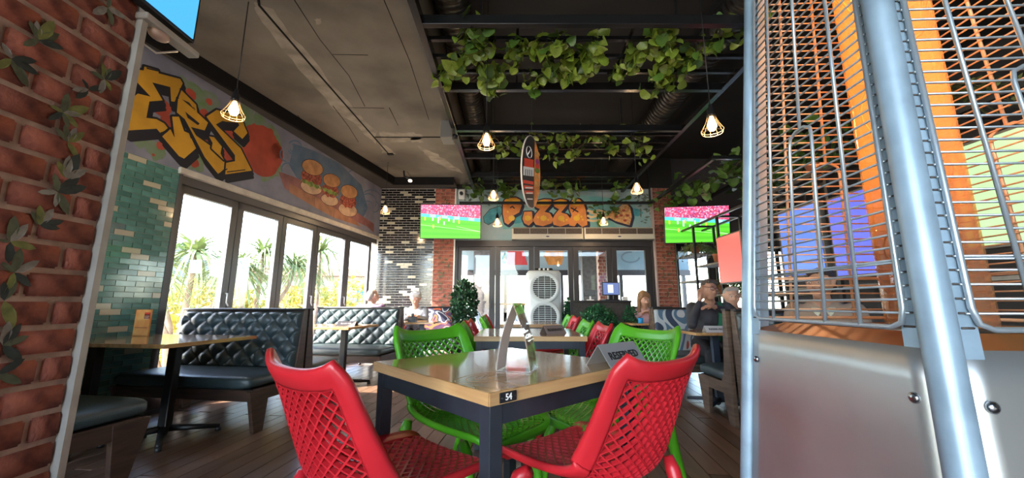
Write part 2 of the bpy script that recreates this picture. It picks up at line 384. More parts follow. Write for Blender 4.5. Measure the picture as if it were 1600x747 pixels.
# doors
struct('trim_6', bx(-1.13, 2.84, YB - .04, YB + .12, 2.14, 2.26), FRAME)
struct('trim_7', bx(-1.13, -1.08, YB - .04, YB + .12, 0, 2.14), FRAME); struct('trim_8', bx(2.78, 2.84, YB - .04, YB + .12, 0, 2.14), FRAME)
dedge = [-1.08, -.335, .443, 1.22, 1.99, 2.78]
for i in range(5):
    a, b = dedge[i] + .004, dedge[i + 1] - .004; gl = [(-1.01, -.45), (-.23, .335), (.553, 1.117), (1.33, 1.887), (2.095, 2.66)][i]
    w = empty('door_%d' % (i + 1), kind='structure'); mb = MB()
    bx(a, gl[0], YB, YB + .06, .01, 2.14, mb); bx(gl[1], b, YB, YB + .06, .01, 2.14, mb); bx(gl[0], gl[1], YB, YB + .06, 2.06, 2.14, mb); bx(gl[0], gl[1], YB, YB + .06, .01, .2, mb)
    mb.build('door_frame', FRAME, w, .004); bx(gl[0], gl[1], YB + .027, YB + .033, .2, 2.06).build('pane', GLASS, w)
    if i in (0, 2): MB().box((b - .05, YB - .02, 1.0), (.03, .04, .16)).build('handle', BLACK, w)
for i, (a, b) in enumerate(((3.22, 3.98), (3.98, 4.75), (4.75, 5.55))):
    w = empty('window_%d' % (6 + i), kind='structure'); mb = MB(); bx(a, a + .09, YB, YB + .06, 0, 2.12, mb); bx(b - .07, b, YB, YB + .06, 0, 2.12, mb); bx(a, b, YB, YB + .06, 2.04, 2.12, mb); bx(a, b, YB, YB + .06, 0, .2, mb)
    mb.build('window_frame', FRAME, w, .004); bx(a + .09, b - .07, YB + .027, YB + .033, .2, 2.04).build('pane', GLASS, w)
# right side: dark wall; unseen length behind the camera added to darken heater reflections
struct('wall_right', bx(5.55, 5.75, -9.0, 7.6, 0, 4.1), mat('charcoal wall paint', (.03, .028, .03), .8))
struct('added_wall_rear', bx(.3, 5.7, -5.7, -5.5, 0, 3.6), mat('dark brown reflection blocker', (.035, .03, .028), .8))  # unseen wall added behind the camera to darken the heater panel's reflection
# ---- brick pier at near left
pier = struct('wall_pier_near', bx(-1.62, -1.462, .35, 1.30, -.05, 3.35), MORT)
pb = MB().box((0, 0, 0), (.03, .150, .070)).mesh('brick', None); 
_b = bmesh.new(); _b.from_mesh(pb); bmesh.ops.bevel(_b, geom=_b.edges, offset=.006, segments=2, affect='EDGES'); _b.to_mesh(pb); _b.free(); pb.materials.append(BRICK)
for f in pb.polygons: f.use_smooth = True
random.seed(21)
for r in range(28):
    z = .36 + r * .0875; y = .46 + (.083 if r % 2 else 0)
    while y < 1.3:
        l = min(.155, 1.298 - y)
        if l > .03: inst(pb, 'brick', pier, (-1.463 + random.uniform(-.001, .001), y + l / 2, z), (random.uniform(-.012, .012), 0, 0), (.6, l / .150 - .0, 1.0))
        y += .17
MB().box((-1.46, 1.312, 1.65), (.05, .022, 3.4)).build('corner_strip', CREAM, pier)
# painted leaves on the pier
LFM = [mat('painted leaf ' + n, c, .7, noise=(30, .3)) for n, c in (('grey', (.34, .32, .28)), ('dark', (.04, .055, .05)), ('olive', (.24, .26, .07)), ('green', (.13, .15, .085)))]
leafs = [MB() for _ in LFM]
def px_leaf(u, v, ang, ln, k, wd=.36):
    """leaf outline painted on the pier face x=-1.45; position read from the photograph"""
    r = ray(u, v); t = -1.449 / r[0]; y, z = r[1] * t, CAMH + r[2] * t
    du = Vector((cos(ang), -sin(ang))) * ln; r2 = ray(u + du.x, v + du.y); t2 = -1.449 / r2[0]; y2, z2 = r2[1] * t2, CAMH + r2[2] * t2
    a = Vector((y, z)); b = Vector((y2, z2)); n = Vector((-(b - a).y, (b - a).x)) * wd * .5; h = -1.4525 + .0004 * random.random()
    P = [a, a.lerp(b, .2) + n * .75, a.lerp(b, .5) + n, a.lerp(b, .8) + n * .7, b, a.lerp(b, .8) - n * .7, a.lerp(b, .5) - n, a.lerp(b, .2) - n * .75]
    leafs[k].add([(h + (.002 if i in (2, 6) else 0), p.x, p.y) for i, p in enumerate(P)], [tuple(range(8))])
clusters = [(62, 62, [(95, 30, 0), (50, 38, 2), (15, 34, 3), (-20, 42, 1), (200, 26, 3), (115, 34, 3)]), (20, 92, [(-5, 40, 1), (-60, 52, 3), (210, 30, 2), (120, 30, 0), (-30, 50, 1)]),
 (170, 12, [(200, 26, 0), (-30, 34, 0), (-75, 30, 3), (80, 18, 3)]), (165, 124, [(95, 26, 2), (150, 26, 3), (25, 30, 1), (-110, 24, 0), (-60, 22, 2), (60, 20, 3)]),
 (140, 140, [(180, 26, 0), (120, 20, 1), (10, 24, 1), (215, 24, 1)]), (100, 176, [(75, 32, 3), (150, 24, 2), (10, 42, 2), (-8, 30, 0), (205, 26, 1), (-70, 26, 3), (-45, 34, 2)]),
 (108, 222, [(100, 28, 3), (60, 26, 0), (-60, 30, 2), (30, 30, 2), (130, 30, 3)]), (104, 278, [(80, 36, 0), (60, 44, 1), (115, 30, 2), (20, 36, 0)]), (92, 300, [(35, 42, 1), (10, 46, 1), (180, 32, 0), (100, 30, 3), (-65, 40, 3), (-100, 24, 0)]),
 (64, 352, [(10, 38, 1), (50, 34, 0), (90, 32, 2), (-10, 32, 1), (120, 26, 3)]), (18, 378, [(80, 42, 3), (45, 40, 0), (-15, 42, 2), (-95, 34, 1), (170, 20, 3)]),
 (24, 426, [(75, 40, 3), (25, 44, 0), (-40, 34, 1), (-110, 30, 2), (140, 26, 3)]), (8, 470, [(60, 40, 3), (-70, 46, 2), (90, 30, 1)]), (6, 540, [(50, 46, 1), (75, 40, 0), (20, 44, 3), (-40, 40, 1)]), (-2, 585, [(30, 50, 1), (-20, 40, 3)])]
for cx, cy, ls in clusters:
    for a, l, k in ls: px_leaf(cx, cy, radians(a), l, k)
for k, m in enumerate(LFM): leafs[k].build('painted_leaf', m, pier)

# ================================================================== CEILING FRAMES, DUCTS, VINES
def yof(v, Z):
    r = ray(800, v); return r[1] * (Z - CAMH) / r[2]
ZT = 3.30; XL, XR = -.76, 2.27
SHEEN = mat('satin black steel beam', (.03, .032, .036), .25, .6)
fr = empty('ceiling_frame', (0, 0, 0), label='black steel ceiling frame of long rails running to the back wall', cat='frame')
MB().box((XL, 4.8, ZT), (.06, 5.6, .10)).build('left_rail', SHEEN, fr, .004)
MB().box((XR, 4.8, ZT), (.06, 5.6, .06)).build('right_rail', SHEEN, fr, .004)
lf = empty('ceiling_frame', (0, 0, 0), label='lower black steel frame crossing in front of the pizza mural', cat='frame')
MB().box((.85, 7.15, 2.95), (3.75, .05, .05)).build('cross_rail', SHEEN, lf, .003)
MB().box((2.73, 5.98, 2.95), (.05, 2.3, .05)).build('side_rail', SHEEN, lf, .003)
MB().box((3.7, 4.84, 2.95), (2.0, .05, .05)).build('front_rail', SHEEN, lf, .003)
MB().box((3.65, 5.9, 2.95), (.05, 2.2, .05)).build('side_rail', SHEEN, lf, .003)
for x in (-.6, 2.7): MB().box((x, 7.15, 3.53), (.03, .03, 1.14)).build('hanger', BLACK, lf)
MB().box((4.2, 4.2, 2.95), (1.8, .05, .05)).build('front_rail', SHEEN, lf, .003)
def trellis(y0, y1, n, label):
    t = empty('ceiling_trellis', (0, 0, 0), label=label, cat='trellis', group='steel trellises under the dark ceiling')
    for y in (y0, y1): MB().box(((XL + XR) / 2, y, ZT - .005), (XR - XL - .06, .055, .085)).build('bar', SHEEN, t, .003)
    for k in range(n):
        y = y0 + (y1 - y0) * (k + 1) / (n + 1); MB().box(((XL + XR) / 2, y, ZT + .02), (XR - XL - .06, .035, .035)).build('slat', SHEEN, t)
    for x in (.05, 1.05): MB().box((x, (y0 + y1) / 2, ZT + .05), (.02, y1 - y0, .02)).build('strap', SHEEN, t)
    for x in (-.3, 1.6): MB().box((x, (y0 + y1) / 2, ZT + .4), (.02, .02, .7)).build('hanger', BLACK, t)
trellis(2.76, 3.72, 3, 'nearest of the three black steel trellises, hung with the biggest vines')
trellis(4.68, 5.62, 3, 'middle black steel trellis above the oval hanging sign')
trellis(6.5, 7.25, 2, 'farthest black steel trellis, close to the back wall')
def duct(x, z, y0, y1, r, label):
    mb = MB(); prof = []; y = y0; k = 0
    pts = []; rr = []
    while y < y1: pts += [(x, y, z), (x, y + .05, z), (x, y + .055, z), (x, y + .065, z)]; rr += [r, r, r + .006, r + .006]; y += .07
    mb.tube(pts, rr, 20); o = mb.build('air_duct', mat('ribbed grey duct metal', (.085, .08, .075), .35, .8)); tag(o, label, 'duct')
duct(-.57, 3.82, 1.6, 7.4, .16, 'ribbed round air duct beside the concrete soffit edge')
duct(2.15, 3.75, 1.6, 7.4, .17, 'ribbed round air duct above the right rail of the trellises')
o = MB().tube([(2.35, 1.6, 3.93), (2.35, 7.4, 3.93)], .02, 8).build('pipe', mat('brown painted pipe', (.20, .12, .08), .5)); tag(o, 'thin brown pipe along the ceiling beside the right duct', 'pipe')
# ---- vines
LEAFM = [mat('yellow green leaf', (.20, .30, .035), .38, noise=(14, .35), rnd=.3), mat('deep green leaf', (.07, .15, .022), .4, noise=(14, .3), rnd=.3)]
STEM = mat('brown vine stem', (.13, .085, .035), .7)
def leaf_mesh(m, w=.9, cup=.22, name='leaf', tip=1.0):
    L = [(0, 0), (.36 * w, -.06), (.52 * w, .22), (.42 * w, .58), (.2 * w, .85), (0, tip), (-.2 * w, .85), (-.42 * w, .58), (-.52 * w, .22), (-.36 * w, -.06)]
    v = [(x, y, cup * (abs(x) * 1.1) - cup * .8 * (y ** 2)) for x, y in L] + [(0, .3, -.03), (0, .65, -.13)]
    f = [(0, 1, 10), (1, 2, 10), (2, 3, 11, 10), (3, 4, 11), (4, 5, 11), (5, 6, 11), (6, 7, 11), (7, 8, 10, 11), (8, 9, 10), (9, 0, 10)]
    mb = MB(); mb.add(v, f, True); return mb.mesh(name, m)
VL = [leaf_mesh(LEAFM[0], 1.15, .3), leaf_mesh(LEAFM[1], 1.1, .25), leaf_mesh(LEAFM[0], 1.25, .5)]
def rrot(): return (random.uniform(-pi, pi), random.uniform(-1, 1), random.uniform(-pi, pi))
def resample(pts, step):
    out = []
    for a, b in zip(pts[:-1], pts[1:]):
        a, b = Vector(a), Vector(b); n = max(1, int((b - a).length / step)); out += [a.lerp(b, k / n) for k in range(n)]
    return out + [Vector(pts[-1])]
def vine(pts, label, size=.088, step=.014, spread=.048, droop=0, group='leafy vines on the steel trellises', join=False, mats=(0, 1, 2), name='vine'):
    P = resample(pts, .05); P = [p + Vector((random.uniform(-.015, .015), random.uniform(-.015, .015), random.uniform(-.01, .015))) for p in P]
    base = P[0].copy(); t = empty(name, base, label=label, cat='vine', group=group)
    MB().tube([p - base for p in P], .005, 5).build('stem', STEM, t)
    Q = resample(P, step); mb = MB(); k = 0
    for q in Q:
        for _ in range(1 + (random.random() < .5)):
            p = q - base + Vector((random.gauss(0, spread), random.gauss(0, spread), random.gauss(-.01, spread * .8))); s = size * random.uniform(.7, 1.25); R = rrot()
            if join:
                M = Matrix.Translation(p) @ Matrix.Rotation(R[2], 4, 'Z') @ Matrix.Rotation(R[0], 4, 'X') @ Matrix.Scale(s, 4)
                me = VL[mats[0]]; mb.add([M @ v.co for v in me.vertices], [tuple(f.vertices) for f in me.polygons], True)
            else: inst(VL[random.choice(mats)], 'leaf', t, p, R, s)
    if join: mb.build('leaf_mass', LEAFM[join - 1], t)['kind'] = 'stuff'
    return t
def vp(pts, Z=ZT): return [zp(u, v, Z + dz) for u, v, dz in pts]
random.seed(31)
vine(vp([(742, 34, .02), (740, 62, 0), (728, 90, -.02), (712, 112, -.04), (694, 124, -.06)]), 'leftmost vine on the nearest trellis, reaching the soffit edge')
vine(vp([(748, 50, .02), (752, 90, -.03), (762, 110, -.06), (768, 138, -.10), (775, 108, -.04)]), 'vine hanging low on the nearest trellis, just right of the leftmost one')
vine(vp([(795, 100, .0), (805, 66, 0), (828, 74, -.02), (862, 68, 0), (890, 82, 0)]), 'thin horizontal vine between the left straps of the nearest trellis')
vine(vp([(830, 136, -.04), (850, 108, -.02), (872, 116, -.04), (898, 100, 0), (932, 62, .04)]), 'vine rising to the right in the middle of the nearest trellis')
vine(vp([(938, 66, .02), (925, 95, 0), (912, 118, -.04), (880, 104, -.02)]), 'short dangling vine at the centre of the nearest trellis')
vine(vp([(965, 122, -.03), (988, 96, -.02), (1008, 62, .02), (1038, 48, .03), (1046, 80, -.03), (1030, 112, -.06), (1024, 140, -.1)]), 'hooked vine with big round leaves right of centre on the nearest trellis')
vine(vp([(1045, 128, -.05), (1066, 104, -.03), (1092, 78, 0), (1122, 58, .02), (1152, 52, .03)]), 'rightmost vine on the nearest trellis, by the steel rail')
vine(vp([(1150, 26, .04), (1172, 38, .03), (1195, 60, .0)]), 'small vine end beside the steel heater on the nearest trellis', step=.03)
SZ = dict(size=.085, step=.034, spread=.07)
vine(vp([(768, 208, .0), (780, 222, -.05), (792, 236, -.12), (800, 215, -.02)]), 'vine beside the caged bulb on the middle trellis', **SZ)
vine(vp([(812, 240, -.1), (830, 205, .02), (850, 212, 0), (862, 235, -.1)]), 'vine behind the oval hanging sign on the middle trellis', **SZ)
vine(vp([(866, 248, -.12), (880, 210, 0), (900, 215, -.02), (890, 240, -.12), (912, 225, -.03)]), 'vine right of the oval sign on the middle trellis', **SZ)
vine(vp([(925, 212, 0), (940, 215, 0), (952, 228, -.05), (970, 245, -.1)]), 'drooping vine left of the rightmost one on the middle trellis', **SZ)
vine(vp([(985, 210, 0), (1000, 218, -.03), (998, 235, -.08), (1014, 245, -.1)]), 'rightmost vine on the middle trellis, by the steel rail', **SZ)
SF = dict(size=.11, step=.03, spread=.09, join=2)
vine(vp([(735, 285, 0), (750, 292, -.1), (745, 300, -.15)]), 'leftmost vine on the farthest trellis, above the football screen', **SF)
vine(vp([(785, 285, 0), (800, 300, -.2), (790, 305, -.2)]), 'vine above the letter P on the farthest trellis', **SF)
vine(vp([(850, 284, 0), (862, 300, -.2), (880, 286, 0), (896, 296, -.15), (905, 302, -.2)]), 'vine over the middle of the pizza lettering', **SF)
vine(vp([(978, 284, 0), (965, 292, -.1), (962, 318, -.36), (955, 330, -.48), (930, 330, -.46)]), 'long vine hanging down to the painted pizza slice', **SF)
vine([(2.95, 7.0, 2.98), (3.1, 6.2, 3.0), (3.3, 5.6, 2.95), (3.2, 5.0, 2.98)], 'bushy vine on the lower frame above the steel shelf', size=.12, step=.02, spread=.14, join=2)
vine([(4.3, 6.6, 2.98), (4.0, 5.6, 3.0), (3.9, 4.9, 2.95)], 'bushy vine on the lower frame behind the heater, left', size=.12, step=.02, spread=.14, join=2)
vine([(4.6, 4.25, 3.0), (3.9, 4.2, 3.0), (3.35, 4.25, 2.98)], 'bushy vine behind the top of the heater, right', size=.1, step=.03, spread=.13, join=2)

# ---- pendant lamps
BULBM = mat('glowing filament bulb', (1, .8, .5), .3, emit=((1, .60, .26), 4.5)); WIRE = mat('brass cage wire', (.55, .42, .26), .35, .8)
def lamp_at(u, v, Z, label, s=1.0):
    p = zp(u, v, Z); t = empty('pendant_lamp', p, label=label, cat='lamp', group='caged bulb pendant lamps'); top = (ZS if p.x < -.8 else 4.0) - p.z
    MB().tube([(0, 0, .10 * s), (0, 0, top)], .004, 5).build('cord', BLACK, t)
    MB().lathe([(0, .15), (.012, .15), (.014, .12), (.026, .115), (.026, .07), (.032, .065), (.03, .05), (0, .05)], n=14).build('socket', BLACK, t)
    MB().lathe([(.001, -.065), (.022, -.06), (.034, -.035), (.034, -.015), (.022, .02), (.014, .05), (0, .05)], n=14).build('bulb', BULBM, t)
    mb = MB()
    for k in range(10):
        a = 2 * pi * k / 10; mb.tube([(r * cos(a), r * sin(a), z) for r, z in ((.03, .06), (.034, .03), (.05, -.01), (.078, -.06), (.072, -.082))], .0017, 4)
    for r, z in ((.078, -.06), (.036, .03), (.072, -.082)): mb.tube([(r * cos(2 * pi * k / 20), r * sin(2 * pi * k / 20), z) for k in range(21)], .002, 4)
    mb.build('wire_cage', WIRE, t)
    l = bpy.data.lights.new('bulb_light', 'POINT'); l.energy = 4.5; l.color = (1, .66, .36); l.shadow_soft_size = .03
    lo = bpy.data.objects.new('bulb_light', l); COL.objects.link(lo); lo.parent = t; lo.location = (0, 0, -.10)
lamp_at(366, 168, 2.5, 'caged bulb pendant hanging before the yellow graffiti letters')
lamp_at(1112, 192, 2.36, 'caged bulb pendant nearest the steel heater')
lamp_at(760, 217, 2.48, 'caged bulb pendant left of the oval sign, under the middle trellis')
lamp_at(995, 292, 2.55, 'caged bulb pendant by the right steel rail, above the pizza slice')
lamp_at(771, 303, 2.6, 'caged bulb pendant above the letter P of the mural')
lamp_at(777, 346, 2.42, 'caged bulb pendant low between the football screen and the letter P')
lamp_at(602, 326, 2.6, 'caged bulb pendant in front of the black tiled corner')
lamp_at(943, 344, 2.5, 'caged bulb pendant in front of the flying cheese strings')

# ---- speaker box, security camera, soffit spotlight
t = empty('speaker_box', zp(700, 207, 3.25), label='grey box speaker fixed at the soffit edge under the left rail', cat='speaker')
MB().box((0, 0, 0), (.16, .24, .24)).build('body', mat('mid grey plastic', (.16, .16, .155), .5), t, .01); MB().lathe([(0, 0), (.04, 0), (.045, .05), (.02, .07), (0, .07)], (.10, -.05, -.12), 12).build('spot', BLACK, t)
t = empty('security_camera', (-1.02, 7.42, 3.2), label='small white security camera above the left football screen', cat='camera')
MB().box((0, 0, 0), (.14, .10, .2)).build('body', WHITE, t, .03); MB().lathe([(0, -.06), (.035, -.06), (.035, 0), (0, 0)], (0, -.05, 0), 12, 'Y').build('lens', BLACK, t)
t = empty('spotlight', (-1.98, 6.6, 3.40), label='small black spotlight with lit bulb on the soffit before the black tiles', cat='lamp')
MB().tube([(0, 0, 0), (.02, -.02, -.1), (.12, -.02, -.16)], .018, 8).build('arm', BLACK, t); MB().ell((.13, -.02, -.19), (.035, .035, .025)).build('bulb', mat('warm white bulb', (1, .9, .75), .4, emit=((1, .85, .6), 3)), t)

# ---- oval hanging sign
t = empty('hanging_sign', (.195, 3.75, 2.36), radians(62), label='oval board hanging from the trellis, black left half with lettering, orange right half', cat='sign')
def oval(r, k, n=40): return [(r * cos(2 * pi * i / n), k * sin(2 * pi * i / n)) for i in range(n)]
fmap = lambda x, z, y: (x, y, z)
t.rotation_euler = (0, radians(3), radians(57))
MB().prism(oval(.19, .40), -.008, .008, fmap).build('board', mat('sign edge grey', (.5, .5, .5), .5), t)
def half(sd, r=.185, k=.39):
    P = [(x, z) for x, z in oval(r, k, 60)]
    return [(x, z) for x, z in P if (x - .045) * sd > -.001] if sd > 0 else None
SB = mat('sign black print', (.03, .03, .035), .5); SO = mat('sign orange print', (.85, .30, .07), .5, noise=(9, .4)); SR = mat('sign red print', (.75, .08, .05), .5); SW = mat('sign white print', (.85, .85, .85), .5)
SG = mat('sign green print', (.16, .30, .05), .5, noise=(40, .4)); SY = mat('sign bun print', (.75, .38, .12), .5, noise=(20, .3))
mb = MB(); mb.prism(oval(.185, .392, 60), -.0095, -.0085, fmap); mb.build('front_print', SB, t)
P = [(x, z) for x, z in oval(.184, .390, 80) if x > .055]; P.sort(key=lambda p: atan2(p[1], p[0]))
mb = MB(); mb.prism(P, -.0105, -.0097, fmap); mb.build('front_print', SO, t)
def q(x0, z0, x1, z1, m, sk=.03, y=-.0115): 
    mb = MB(); mb.prism([(x0, z0), (x1, z0 + sk), (x1, z1 + sk), (x0, z1)], y, y + .0006, fmap); mb.build('front_print', m, t)
q(-.15, .00, .03, .09, SR, .05); q(-.165, -.10, .045, -.005, SW, .06); 
q(-.165, -.185, .04, -.15, SR, .05); q(-.15, -.235, .045, -.20, SR, .05); q(-.13, -.285, .045, -.25, SR, .05); q(-.12, -.225, .03, -.21, SW, .045, -.0118); q(-.10, -.275, .03, -.262, SW, .04, -.0118); q(-.08, -.33, .03, -.318, SW, .03, -.0118)
for x in (-.125, -.085, -.045, -.005): q(x, -.085 + (x + .125) * .3, x + .012, -.02 + (x + .125) * .3, SB, .0, -.0122)
mb = MB(); mb.tube([(-.06 + .055 * cos(a), -.0115, .19 + .062 * sin(a)) for a in [2 * pi * k / 24 for k in range(25)]], .006, 5, flat=.2); mb.tube([(-.085, -.0115, .155), (-.035, -.0115, .225)], .006, 5); mb.build('front_print', SW, t)
for z, m, w_ in ((.24, SY, .05), (.15, mat('sign purple print', (.35, .05, .25), .5), .04), (.10, SR, .045), (.05, SG, .05), (-.02, SY, .05), (-.10, SY, .055)): 
    mb = MB(); mb.prism([(.115 + w_ * cos(2 * pi * k / 16), z + .032 * sin(2 * pi * k / 16) + .2 * w_ * cos(2 * pi * k / 16)) for k in range(16)], -.0122, -.0112, fmap); mb.build('front_print', m, t)
MB().tube([(0, 0, .39), (0, 0, .96)], .003, 5).build('cord', BLACK, t)

# ---- screens
def screen(p, w, h, rz, tilt, img, label, mount=None):
    t = empty('television', p, rz, label=label, cat='television'); t.rotation_euler = (tilt, 0, rz)
    MB().box((0, .02, 0), (w + .03, .04, h + .03)).build('body', BLACK, t, .006); MB().box((0, .08, 0), (w * .5, .1, h * .5)).build('rear_housing', BLACK, t, .01)
    MB().box((0, -.002, 0), (w, .004, h)).build('screen', img, t, )
    if mount: MB().box(mount[0], mount[1]).build('wall_bracket', BLACK, t)
    return t
CROWD = mat('crowd picture', (.1, .02, .05), .4); nt = CROWD.node_tree; b = nt.nodes['Principled BSDF']
tc = nt.nodes.new('ShaderNodeTexCoord'); vo = nt.nodes.new('ShaderNodeTexVoronoi'); vo.inputs['Scale'].default_value = 55; rp = nt.nodes.new('ShaderNodeValToRGB'); sep = nt.nodes.new('ShaderNodeSeparateColor')
rp.color_ramp.interpolation = 'CONSTANT'; rp.color_ramp.elements[0].color = (.85, .06, .16, 1); rp.color_ramp.elements[1].position = .45; rp.color_ramp.elements[1].color = (.9, .28, .42, 1)
e = rp.color_ramp.elements.new(.62); e.color = (.30, .03, .12, 1); e = rp.color_ramp.elements.new(.76); e.color = (.9, .55, .65, 1); e = rp.color_ramp.elements.new(.9); e.color = (.35, .12, .4, 1)
nt.links.new(tc.outputs['Object'], vo.inputs['Vector']); nt.links.new(vo.outputs['Color'], sep.inputs[0]); nt.links.new(sep.outputs[0], rp.inputs[0]); nt.links.new(rp.outputs[0], b.inputs['Emission Color']); b.inputs['Emission Strength'].default_value = .65
PITCHM = [mat('pitch picture light', (.02, .1, .01), .4, emit=((.13, .66, .035), .62)), mat('pitch picture dark', (.02, .1, .01), .4, emit=((.09, .55, .03), .62))]
ADM = mat('advert band picture', (.02, .1, .1), .4, emit=((.08, .5, .62), .8)); ADL = mat('advert pale picture', (.02, .1, .1), .4, emit=((.4, .65, .85), .8)); LINEM = mat('pitch line picture', (.1, .1, .1), .4, emit=((.45, .85, .35), .9)); PW = mat('white player picture', (.1, .1, .1), .4, emit=((.6, .8, .9), .9)); PO = mat('orange player picture', (.1, .1, .1), .4, emit=((.95, .32, .06), .9))
def football(t, w, h):
    def band(x0, x1, za0, za1, zb0, zb1, m, y): MB().add([(x0 * w, y, za0 * h), (x1 * w, y, za1 * h), (x1 * w, y, zb1 * h), (x0 * w, y, zb0 * h)], [(0, 1, 2, 3)]).build('picture', m, t)
    band(-.5, .5, .16, .04, .5, .5, CROWD, -.0045); band(-.5, .5, .145, .0, .24, .10, ADM, -.0048)
    for x in (-.35, -.15, .05, .3): band(x, x + .1, .155 - (x + .5) * .145, .155 - (x + .6) * .145, .235 - (x + .5) * .14, .235 - (x + .6) * .14, ADL, -.0050)
    for k in range(7): band(-.5, .5, -.5 + k * .09, -.5 + k * .075, -.5 + (k + 1) * .092, -.5 + (k + 1) * .0715, PITCHM[k % 2], -.0052)
    band(-.5, .5, -.11, -.30, -.10, -.29, LINEM, -.0056); band(.1, .5, -.15, -.30, -.14, -.288, LINEM, -.0057)
    for x, z, m in ((-.44, .03, PO), (-.31, .02, PW), (-.22, .03, PW), (-.19, .05, PO), (-.22, -.05, PW), (-.12, -.10, PW), (-.04, .01, PW), (.04, -.03, PW), (.13, -.06, PO), (-.3, -.2, PO)): band(x, x + .022, z, z, z + .10, z + .10, m, -.006)
tv1 = screen((-1.10, 6.62, 2.46), 1.06, .60, radians(3), radians(7), PITCHM[0], 'television showing football, hung left of the pizza mural', ((0, .5, .1), (.06, .85, .06))); football(tv1, 1.06, .60)
tv2 = screen((3.10, 6.2, 2.32), 1.02, .60, radians(-8), radians(7), PITCHM[0], 'television showing football, hung behind the steel shelf on the right', ((0, .7, .1), (.06, 1.2, .06))); football(tv2, 1.02, .60)
tv3 = screen((-1.40, 1.00, 2.455), .96, .62, radians(-90), radians(0), mat('plain sky blue picture', (.02, .1, .2), .35, emit=((.07, .38, .72), .68)), 'television with plain blue picture above the near brick pier')
tv3.rotation_euler = (0, 0, radians(90))
t = empty('tv_underside_strip', (-1.435, 1.53, 2.115), label='cream strip fitting with round bulge under the blue television', cat='light fitting')  # strip and bulge on the television's underside, not a lamp
MB().box((0, -.115, -.01), (.05, .25, .028)).build('housing', CREAM, t, .006); MB().ell((-.01, -.15, -.03), (.03, .04, .022)).build('round_cover', mat('pinkish cover', (.6, .42, .33), .4), t)
MB().tube([(-.02, -.05, -.03), (-.04, -.12, -.09), (-.03, -.3, -.09)], .004, 5).build('cable', WHITE, t)

# ================================================================== MURALS (flat paint on the walls)
PL = Paint(lambda s, z, h: tuple(WP(s, h, z)))
PB = Paint(lambda x, z, h: (x, YB - h, z))
def crop(pts, ox, oy, k, fn): return [fn(ox + a / k, oy + b / k) for a, b in pts]
LW = lambda u, v: wallhit(u, v)
BWf = lambda u, v: atY(u, v, YB)
PYEL = mat('mustard mural paint', (.62, .33, .025), .6, noise=(3, .22)); PBLK = mat('black mural paint', (.012, .014, .024), .6); PRED = mat('tomato mural paint', (.42, .07, .04), .6, noise=(4, .25))
PGRN = mat('green sprayed mural paint', (.14, .25, .10), .7, noise=(7, .35), col2=(.22, .26, .22)); PLIG = mat('pale line mural paint', (.75, .68, .45), .6)
g = lambda pts: crop(pts, 180, 90, 3.735, LW)
green = MB(); red = MB(); blk = MB()
random.seed(4)
def blob(c, r, paint, mb, h, irr=.18, n=26, ry=1):
    P = []; ph = [random.uniform(0, 6.3) for _ in range(3)]
    for k in range(n):
        a = 2 * pi * k / n; q = r * (1 + irr * (.5 * sin(3 * a + ph[0]) + .5 * sin(5 * a + ph[1]) + .3 * sin(8 * a + ph[2]))); P.append((c[0] + q * cos(a), c[1] + q * ry * sin(a)))
    paint.poly(P, h, mb)
def gb(x, y, r, mb, h, irr=.2):
    a, b = g([(x, y), (x + r, y)]); blob(a, abs(b[0] - a[0]) * 1.0, PL, mb, h, irr)
for x, y, r in ((50, 60, 75), (80, 180, 80), (480, 240, 80), (560, 250, 50), (780, 380, 60), (850, 520, 135), (880, 660, 50), (150, 480, 55), (240, 540, 62), (470, 610, 55), (400, 150, 40), (770, 300, 40)): gb(x, y, r, green, .001 + .00003 * random.random())
for x, y, r in ((55, 130, 62), (120, 200, 40), (440, 215, 34), (548, 258, 20), (860, 545, 118), (905, 440, 22), (930, 465, 8), (945, 545, 34), (265, 515, 27), (222, 568, 10), (462, 615, 28), (145, 460, 22), (812, 400, 14), (935, 635, 6), (270, 290, 60), (310, 380, 50), (530, 480, 45), (520, 330, 30), (660, 570, 40), (650, 440, 50)): gb(x, y, r, red, .0016 + .00003 * random.random(), .06)
ERS = [[(80, 95), (100, 68), (165, 75), (168, 52), (250, 75), (252, 92), (378, 125), (392, 150), (345, 258), (325, 255), (320, 172), (215, 145), (275, 250), (198, 256), (180, 352), (240, 360), (285, 385), (308, 415), (262, 440), (240, 415), (75, 425), (-20, 350), (30, 290), (90, 262), (100, 235), (130, 210), (205, 228)],
       [(385, 190), (470, 275), (478, 330), (430, 262), (368, 235)],
       [(365, 240), (380, 238), (455, 300), (540, 380), (520, 425), (440, 405), (470, 455), (560, 520), (640, 605), (645, 640), (600, 680), (575, 650), (520, 580), (450, 445), (405, 360), (358, 320)],
       [(330, 345), (370, 345), (400, 430), (428, 442), (470, 530), (400, 590), (370, 575), (272, 460), (320, 418), (345, 468)],
       [(530, 345), (590, 305), (735, 345), (752, 400), (770, 440), (740, 475), (690, 430), (722, 395), (715, 380), (620, 372), (585, 390), (730, 530), (795, 660), (640, 682), (645, 615), (697, 605), (697, 570)],
       [(545, 460), (575, 465), (620, 520), (612, 560), (632, 598), (560, 530), (566, 498)],
       [(0, 215), (60, 205), (92, 235), (75, 265), (40, 290), (0, 270)]]
names = 'painted_letter'
h = .003
for i, P in enumerate(ERS):
    W_ = g(P); cx = sum(p[0] for p in W_) / len(W_)
    sh = [(a + .03, b - .075) for a, b in W_]; PL.poly(sh, .0021 + i * .00004, blk); PL.stroke(sh, .035, .0022, blk, True); PL.stroke([(a + .015, b - .037) for a, b in W_], .05, .0022, blk, True)
    PL.stroke(W_, .042, .0026 + i * .0004, blk, True)
    mb = MB(); PL.poly(W_, .0031 + i * .0004, mb); mb.build('painted_letter', PYEL, wl)
    mb = MB(); 
